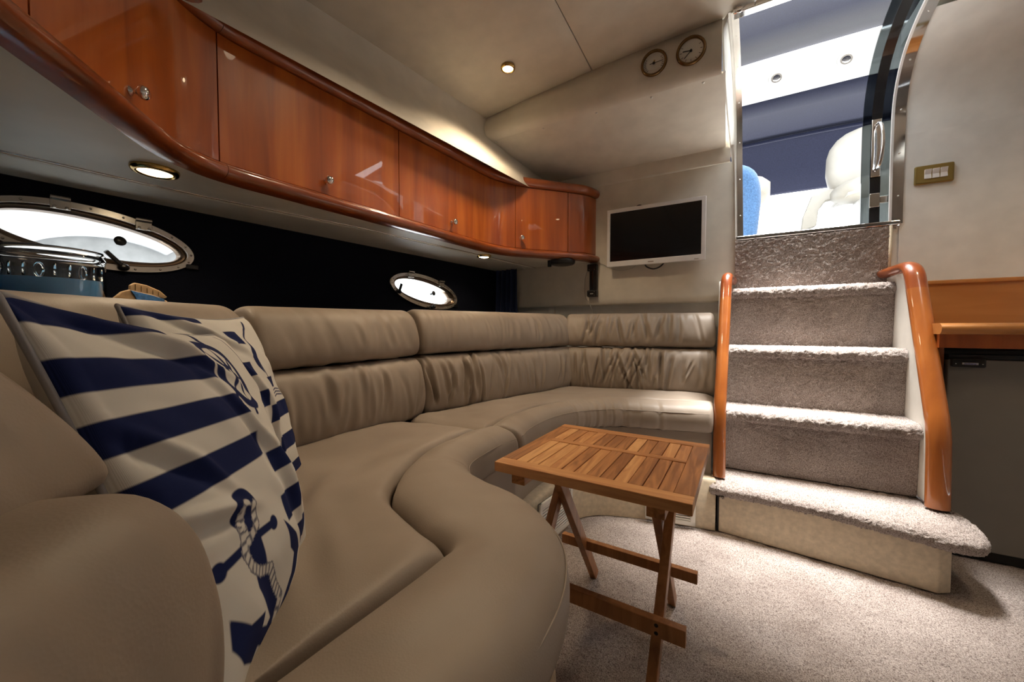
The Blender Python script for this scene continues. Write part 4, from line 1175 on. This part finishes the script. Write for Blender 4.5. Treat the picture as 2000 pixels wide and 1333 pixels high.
# ================================================================== PILLOWS
def seg_d(u, v, pts):
    d = np.full(u.shape, 9.0)
    tt = np.zeros(u.shape)
    acc = 0.0
    for (ax, ay), (bx, by) in zip(pts[:-1], pts[1:]):
        L_ = math.hypot(bx - ax, by - ay)
        t = np.clip(((u - ax) * (bx - ax) + (v - ay) * (by - ay)) / (L_ * L_), 0, 1)
        e = np.hypot(u - ax - t * (bx - ax), v - ay - t * (by - ay))
        tt = np.where(e < d, acc + t * L_, tt)
        d = np.minimum(d, e)
        acc += L_
    return d, tt
def poly_d(u, v, pts):
    d, _ = seg_d(u, v, list(pts) + [pts[0]])
    ins = np.zeros(u.shape, bool)
    n_ = len(pts)
    for i in range(n_):
        (x1, y1), (x2, y2) = pts[i], pts[(i + 1) % n_]
        c_ = ((y1 > v) != (y2 > v)) & (u < (x2 - x1) * (v - y1) / ((y2 - y1) + 1e-12) + x1)
        ins ^= c_
    return np.where(ins, d, -d)
def rect(u, v, x0, x1, y0, y1):
    return np.minimum(np.minimum(u - x0, x1 - u), np.minimum(v - y0, y1 - v))
def print_field(u, v):
    f = np.full(u.shape, -1.0)
    for x1, y0, y1 in ((0.40, -0.02, 0.058), (0.45, 0.135, 0.212), (0.475, 0.275, 0.352), (0.465, 0.42, 0.50)):
        f = np.maximum(f, rect(u, v, -0.1, x1, y0, y1))
    # clear a disc for the wheel, then draw it
    cx, cy, rw = 0.60, 0.195, 0.135
    d = np.hypot(u - cx, v - cy)
    f = np.minimum(f, d - rw - 0.03)
    wheel = 0.019 - np.abs(d - rw)
    wheel = np.maximum(wheel, 0.012 - np.abs(d - 0.028))
    for k in range(8):
        a_ = k * np.pi / 4 + 0.2
        e, t = seg_d(u, v, [(cx + 0.03 * math.cos(a_), cy + 0.03 * math.sin(a_)), (cx + rw * math.cos(a_), cy + rw * math.sin(a_))])
        wheel = np.maximum(wheel, 0.0085 + 0.004 * np.sin(t * 60) - e)
        e, t = seg_d(u, v, [(cx + rw * math.cos(a_), cy + rw * math.sin(a_)), (cx + (rw + 0.035) * math.cos(a_), cy + (rw + 0.035) * math.sin(a_))])
        wheel = np.maximum(wheel, 0.009 - e) if k in (2, 3) else wheel
    f = np.maximum(f, wheel)
    for pts in ([(0.49, -0.01), (0.53, 0.05), (0.545, 0.075)], [(0.64, -0.01), (0.655, 0.03), (0.66, 0.075)]):
        e, _ = seg_d(u, v, pts)
        f = np.maximum(f, 0.011 - e)
    for q in ((0.478, 0.60, 0.503, 0.578), (0.44, 0.575, 0.655, 0.745), (0.53, 0.70, 0.80, 0.885), (0.81, 1.1, 0.43, 0.505), (0.81, 1.1, 0.58, 0.66), (0.81, 1.1, 0.735, 0.815), (0.81, 1.1, 0.89, 0.97)):
        f = np.maximum(f, rect(u, v, *q))
    # sail boat at the right edge
    f = np.maximum(f, poly_d(u, v, [(0.885, 0.10), (0.90, 0.20), (0.93, 0.28), (0.985, 0.33), (0.93, 0.20)]))
    e, _ = seg_d(u, v, [(0.86, 0.02), (0.885, 0.10), (0.95, 0.30), (0.99, 0.35)])
    f = np.maximum(f, 0.005 - e)
    f = np.maximum(f, poly_d(u, v, [(0.91, 0.35), (1.02, 0.35), (1.0, 0.395), (0.93, 0.395)]))
    # anchor
    an = np.full(u.shape, -1.0)
    d = np.hypot((u - 0.215) * 1.15, v - 0.60)
    an = np.maximum(an, 0.017 - np.abs(d - 0.042))
    e, t = seg_d(u, v, [(0.215, 0.63), (0.225, 0.72), (0.235, 0.80), (0.275, 0.87), (0.315, 0.94)])
    an = np.maximum(an, 0.030 - 0.035 * t - e + 0.006)
    e, _ = seg_d(u, v, [(0.09, 0.685), (0.225, 0.685), (0.335, 0.70)])
    an = np.maximum(an, 0.012 - e)
    an = np.maximum(an, 0.022 - np.hypot(u - 0.085, v - 0.685))
    an = np.maximum(an, 0.022 - np.hypot(u - 0.34, v - 0.70))
    an = np.maximum(an, poly_d(u, v, [(0.075, 0.79), (0.065, 0.85), (0.10, 0.91), (0.17, 0.955), (0.19, 0.935), (0.25, 0.975), (0.315, 0.97), (0.32, 0.93), (0.25, 0.93), (0.205, 0.905), (0.235, 0.885), (0.14, 0.855)]))
    an = np.maximum(an, poly_d(u, v, [(0.40, 0.72), (0.41, 0.82), (0.44, 0.85), (0.42, 0.90), (0.33, 0.96), (0.37, 0.97), (0.46, 0.92), (0.50, 0.86), (0.47, 0.80)]))
    f = np.maximum(f, an)
    # rope winding round the shank, drawn in white with navy outline and lay marks
    e, t = seg_d(u, v, [(0.255, 0.605), (0.25, 0.66), (0.20, 0.68), (0.185, 0.635), (0.20, 0.60), (0.185, 0.655), (0.175, 0.70), (0.19, 0.745), (0.23, 0.78), (0.28, 0.80), (0.305, 0.86), (0.34, 0.915), (0.31, 0.955)])
    rope = np.maximum(np.minimum(0.0165 - e, e - 0.011), np.minimum(0.011 - e, 0.004 * (np.sin(t * 300 + (u - v) * 60) - 0.55)))
    f = np.where(e < 0.0165, rope, f)
    return f
def print_field2(u, v):
    f = np.full(u.shape, -1.0)
    for q in ((-0.1, 0.40, -0.02, 0.042), (-0.1, 0.30, 0.115, 0.19), (-0.1, 0.34, 0.265, 0.34), (-0.1, 0.36, 0.41, 0.49), (0.47, 0.60, 0.095, 0.178), (0.41, 0.50, 0.28, 0.36), (0.425, 0.505, 0.448, 0.535), (0.508, 1.1, 0.54, 0.632), (0.57, 1.1, 0.73, 0.82), (0.60, 1.1, 0.915, 1.1)):
        f = np.maximum(f, rect(u, v, *q))
    f = np.maximum(f, poly_d(u, v, [(0.70, 0.12), (0.66, 0.19), (0.585, 0.255), (0.62, 0.31), (0.68, 0.365), (0.665, 0.28), (0.70, 0.20)]))
    e, _ = seg_d(u, v, [(0.86, 0.03), (0.82, 0.07), (0.70, 0.14), (0.66, 0.24), (0.70, 0.40)])
    f = np.maximum(f, 0.006 - e)
    f = np.maximum(f, poly_d(u, v, [(0.66, 0.385), (0.80, 0.385), (0.79, 0.45), (0.73, 0.45)]))
    for k in range(3):
        e, _ = seg_d(u, v, [(0.72, 0.47 + k * 0.018), (0.80, 0.462 + k * 0.018), (0.90, 0.475 + k * 0.018)])
        f = np.maximum(f, 0.004 - e)
    return f
def pillow(bl, ang, lean, roll, s_, T, seed, label, pf=print_field):
    a_, l_, r_ = R(ang), R(lean), R(roll)
    U0 = np.array([-math.sin(a_), math.cos(a_), 0])
    bk = np.array([-math.cos(a_), -math.sin(a_), 0])
    V0 = np.array([0, 0, math.cos(l_)]) + bk * math.sin(l_)
    U = U0 * math.cos(r_) - V0 * math.sin(r_)
    V = V0 * math.cos(r_) + U0 * math.sin(r_)
    Nn = np.cross(U, V)
    C = np.array(bl) + (U + V) * s_ / 2
    n_ = 230
    g_ = np.linspace(0, 1, n_)
    u, v = np.meshgrid(g_, g_, indexing='ij')
    A, B = 2 * u - 1, 1 - 2 * v
    x = A * (1 - 0.07 * (1 - B * B))
    y = B * (1 - 0.07 * (1 - A * A))
    w_ = T * np.clip((1 - A ** 2) * (1 - B ** 2), 0, 1) ** 0.45
    edge = np.clip(np.minimum.reduce([u, 1 - u, v, 1 - v]) / 0.04, 0, 1)
    wr = (vnoise(u * 5 + v * 2, v * 4, seed) - 0.5) * 0.016 + (vnoise(u * 11 - v * 7, v * 9 + u * 3, seed + 2) - 0.5) * 0.006
    for (fu, fv, fa, ln, wd, dp) in ((0.30, 0.08, 0.5, 0.25, 0.025, 0.010), (0.12, 0.40, 0.9, 0.15, 0.02, 0.006), (0.55, 0.62, 1.3, 0.25, 0.03, 0.008), (0.1, 0.55, 0.3, 0.15, 0.02, 0.007), (0.45, 0.35, 1.1, 0.2, 0.02, 0.005)):
        lx = (u - fu) * math.cos(fa) + (v - fv) * math.sin(fa)
        ly = -(u - fu) * math.sin(fa) + (v - fv) * math.cos(fa)
        wr += dp * np.exp(-(lx / ln) ** 2) * (np.exp(-(ly / wd) ** 2) - 0.7 * np.exp(-((ly - 1.7 * wd) / wd) ** 2))
    def side(sg):
        h = sg * w_ + sg * wr * edge
        return C + (x * s_ / 2)[..., None] * U + (y * s_ / 2)[..., None] * V + h[..., None] * Nn
    Fp = side(1)
    Vf, Ff = gridsurf(Fp[..., 0], Fp[..., 1], Fp[..., 2])
    root = thing('throw_pillow', tuple(C - V * s_ * 0.48), label, 'pillow', 'nautical throw pillows')
    o = mk('cover_front', (Vf, Ff[:, ::-1]), 'pillow_print', root, smooth=True)
    at = o.data.attributes.new('print', 'FLOAT', 'POINT')
    at.data.foreach_set('value', pf(u, v).reshape(-1).astype(np.float32))
    at = o.data.attributes.new('weave', 'FLOAT_VECTOR', 'POINT')
    at.data.foreach_set('vector', np.stack([u * 4, v * 4, u * 0], -1).reshape(-1).astype(np.float32))
    k = slice(None, None, 5)
    ii = np.unique(np.r_[np.arange(0, n_, 5), n_ - 1])
    Bp = side(-1)[np.ix_(ii, ii)]
    ob = mk('cover_back', gridsurf(Bp[..., 0], Bp[..., 1], Bp[..., 2]), 'pillow_print', root, smooth=True)
    at = ob.data.attributes.new('print', 'FLOAT', 'POINT')
    at.data.foreach_set('value', np.full(len(ob.data.vertices), -1.0, np.float32))
    per = np.vstack([Fp[:, 0], Fp[-1, 1:], Fp[::-1, -1][1:], Fp[0, ::-1][1:]])[::3]
    mk('piping', tube(np.vstack([per, per[:1]]), 0.0028, 8), 'pillow_print', root, smooth=True)
pillow((-0.338, 0.132, 0.461), 51.7, 19.7, 5.6, 0.389, 0.060, 3, 'nautical pillow with navy stripes, ship wheel and rope-wound anchor, in front')
pillow((-0.610, 0.254, 0.478), 43.9, 18.3, 0.9, 0.372, 0.050, 8, 'nautical pillow with sail boat and navy squares half hidden behind the anchor pillow', print_field2)

# ================================================================== FOLDING TABLE
tb = thing('folding_table', (-0.235, 0.905, 0), 'small slatted teak folding table on crossed legs', 'table')
TR = R(-1.7)
tc_, ts_ = math.cos(TR), math.sin(TR)
TC = (-0.247, 0.920)
def tw(p):
    x, y, z = p
    return (TC[0] + x * tc_ - y * ts_, TC[1] + x * ts_ + y * tc_, z)
def tpart(name, VF, mat, parent=None, bevel=0.0015):
    V, F = VF
    return mk(name, ([tw(p) for p in V], F), mat, parent or tb, bevel=bevel)
HX, HY, ZT = 0.206, 0.200, 0.497
top = tpart('table_top', box(-HX + 0.02, HX - 0.02, -HY + 0.02, HY - 0.02, ZT - 0.016, ZT - 0.007), 'teak_leg')
bw = 0.036
for y0, y1 in ((-HY, -HY + bw), (HY - bw, HY), (-0.011 + 0.03, 0.011 + 0.03)):
    tpart('frame_rail', box(-HX + (0.0 if abs(y0) > 0.1 else bw), HX - (0.0 if abs(y0) > 0.1 else bw), y0, y1, ZT - 0.022, ZT), 'teak_cross', top)
for x0 in (-HX, HX - bw):
    tpart('frame_stile', box(x0, x0 + bw, -HY + bw, HY - bw, ZT - 0.022, ZT), 'teak', top)
NS = 12
for (ya, yb_) in ((-HY + bw, 0.019), (0.041, HY - bw)):
    w_ = (2 * HX - 2 * bw) / NS
    for k in range(NS):
        x0 = -HX + bw + k * w_
        tpart('slat', box(x0 + 0.0009, x0 + w_ - 0.0009, ya + 0.001, yb_ - 0.001, ZT - 0.016, ZT - 0.0006 - 0.0006 * (k % 3)), 'teak', top, 0.001)
for x in (-0.160, 0.140):
    tpart('batten', box(x - 0.017, x + 0.017, -0.172, 0.172, ZT - 0.054, ZT - 0.022), 'teak')
def leg(x, ya, yb_, w=0.03, t=0.02):
    a_, b_ = tw((x, ya, ZT - 0.03)), tw((x, yb_, 0.0))
    mk('leg', bar(a_, b_, t, w, (tc_, ts_, 0)), 'teak_leg', tb, bevel=0.002)
leg(-0.125, -0.06, 0.262)
leg(0.112, -0.06, 0.262)
leg(-0.148, 0.12, -0.255)
leg(0.136, 0.12, -0.255)
tpart('stretcher', box(-0.195, 0.185, 0.158, 0.176, 0.136, 0.164), 'teak_leg')
tpart('stretcher', box(-0.205, 0.190, -0.128, -0.110, 0.180, 0.214), 'teak_leg')
for z in (0.189, 0.205):
    tpart('dowel', lathe([(0.004, 0), (0.004, 0.0015), (0.001, 0.002)], (0.136, -0.128, z), (0, -1, 0), 12), 'black_gap')
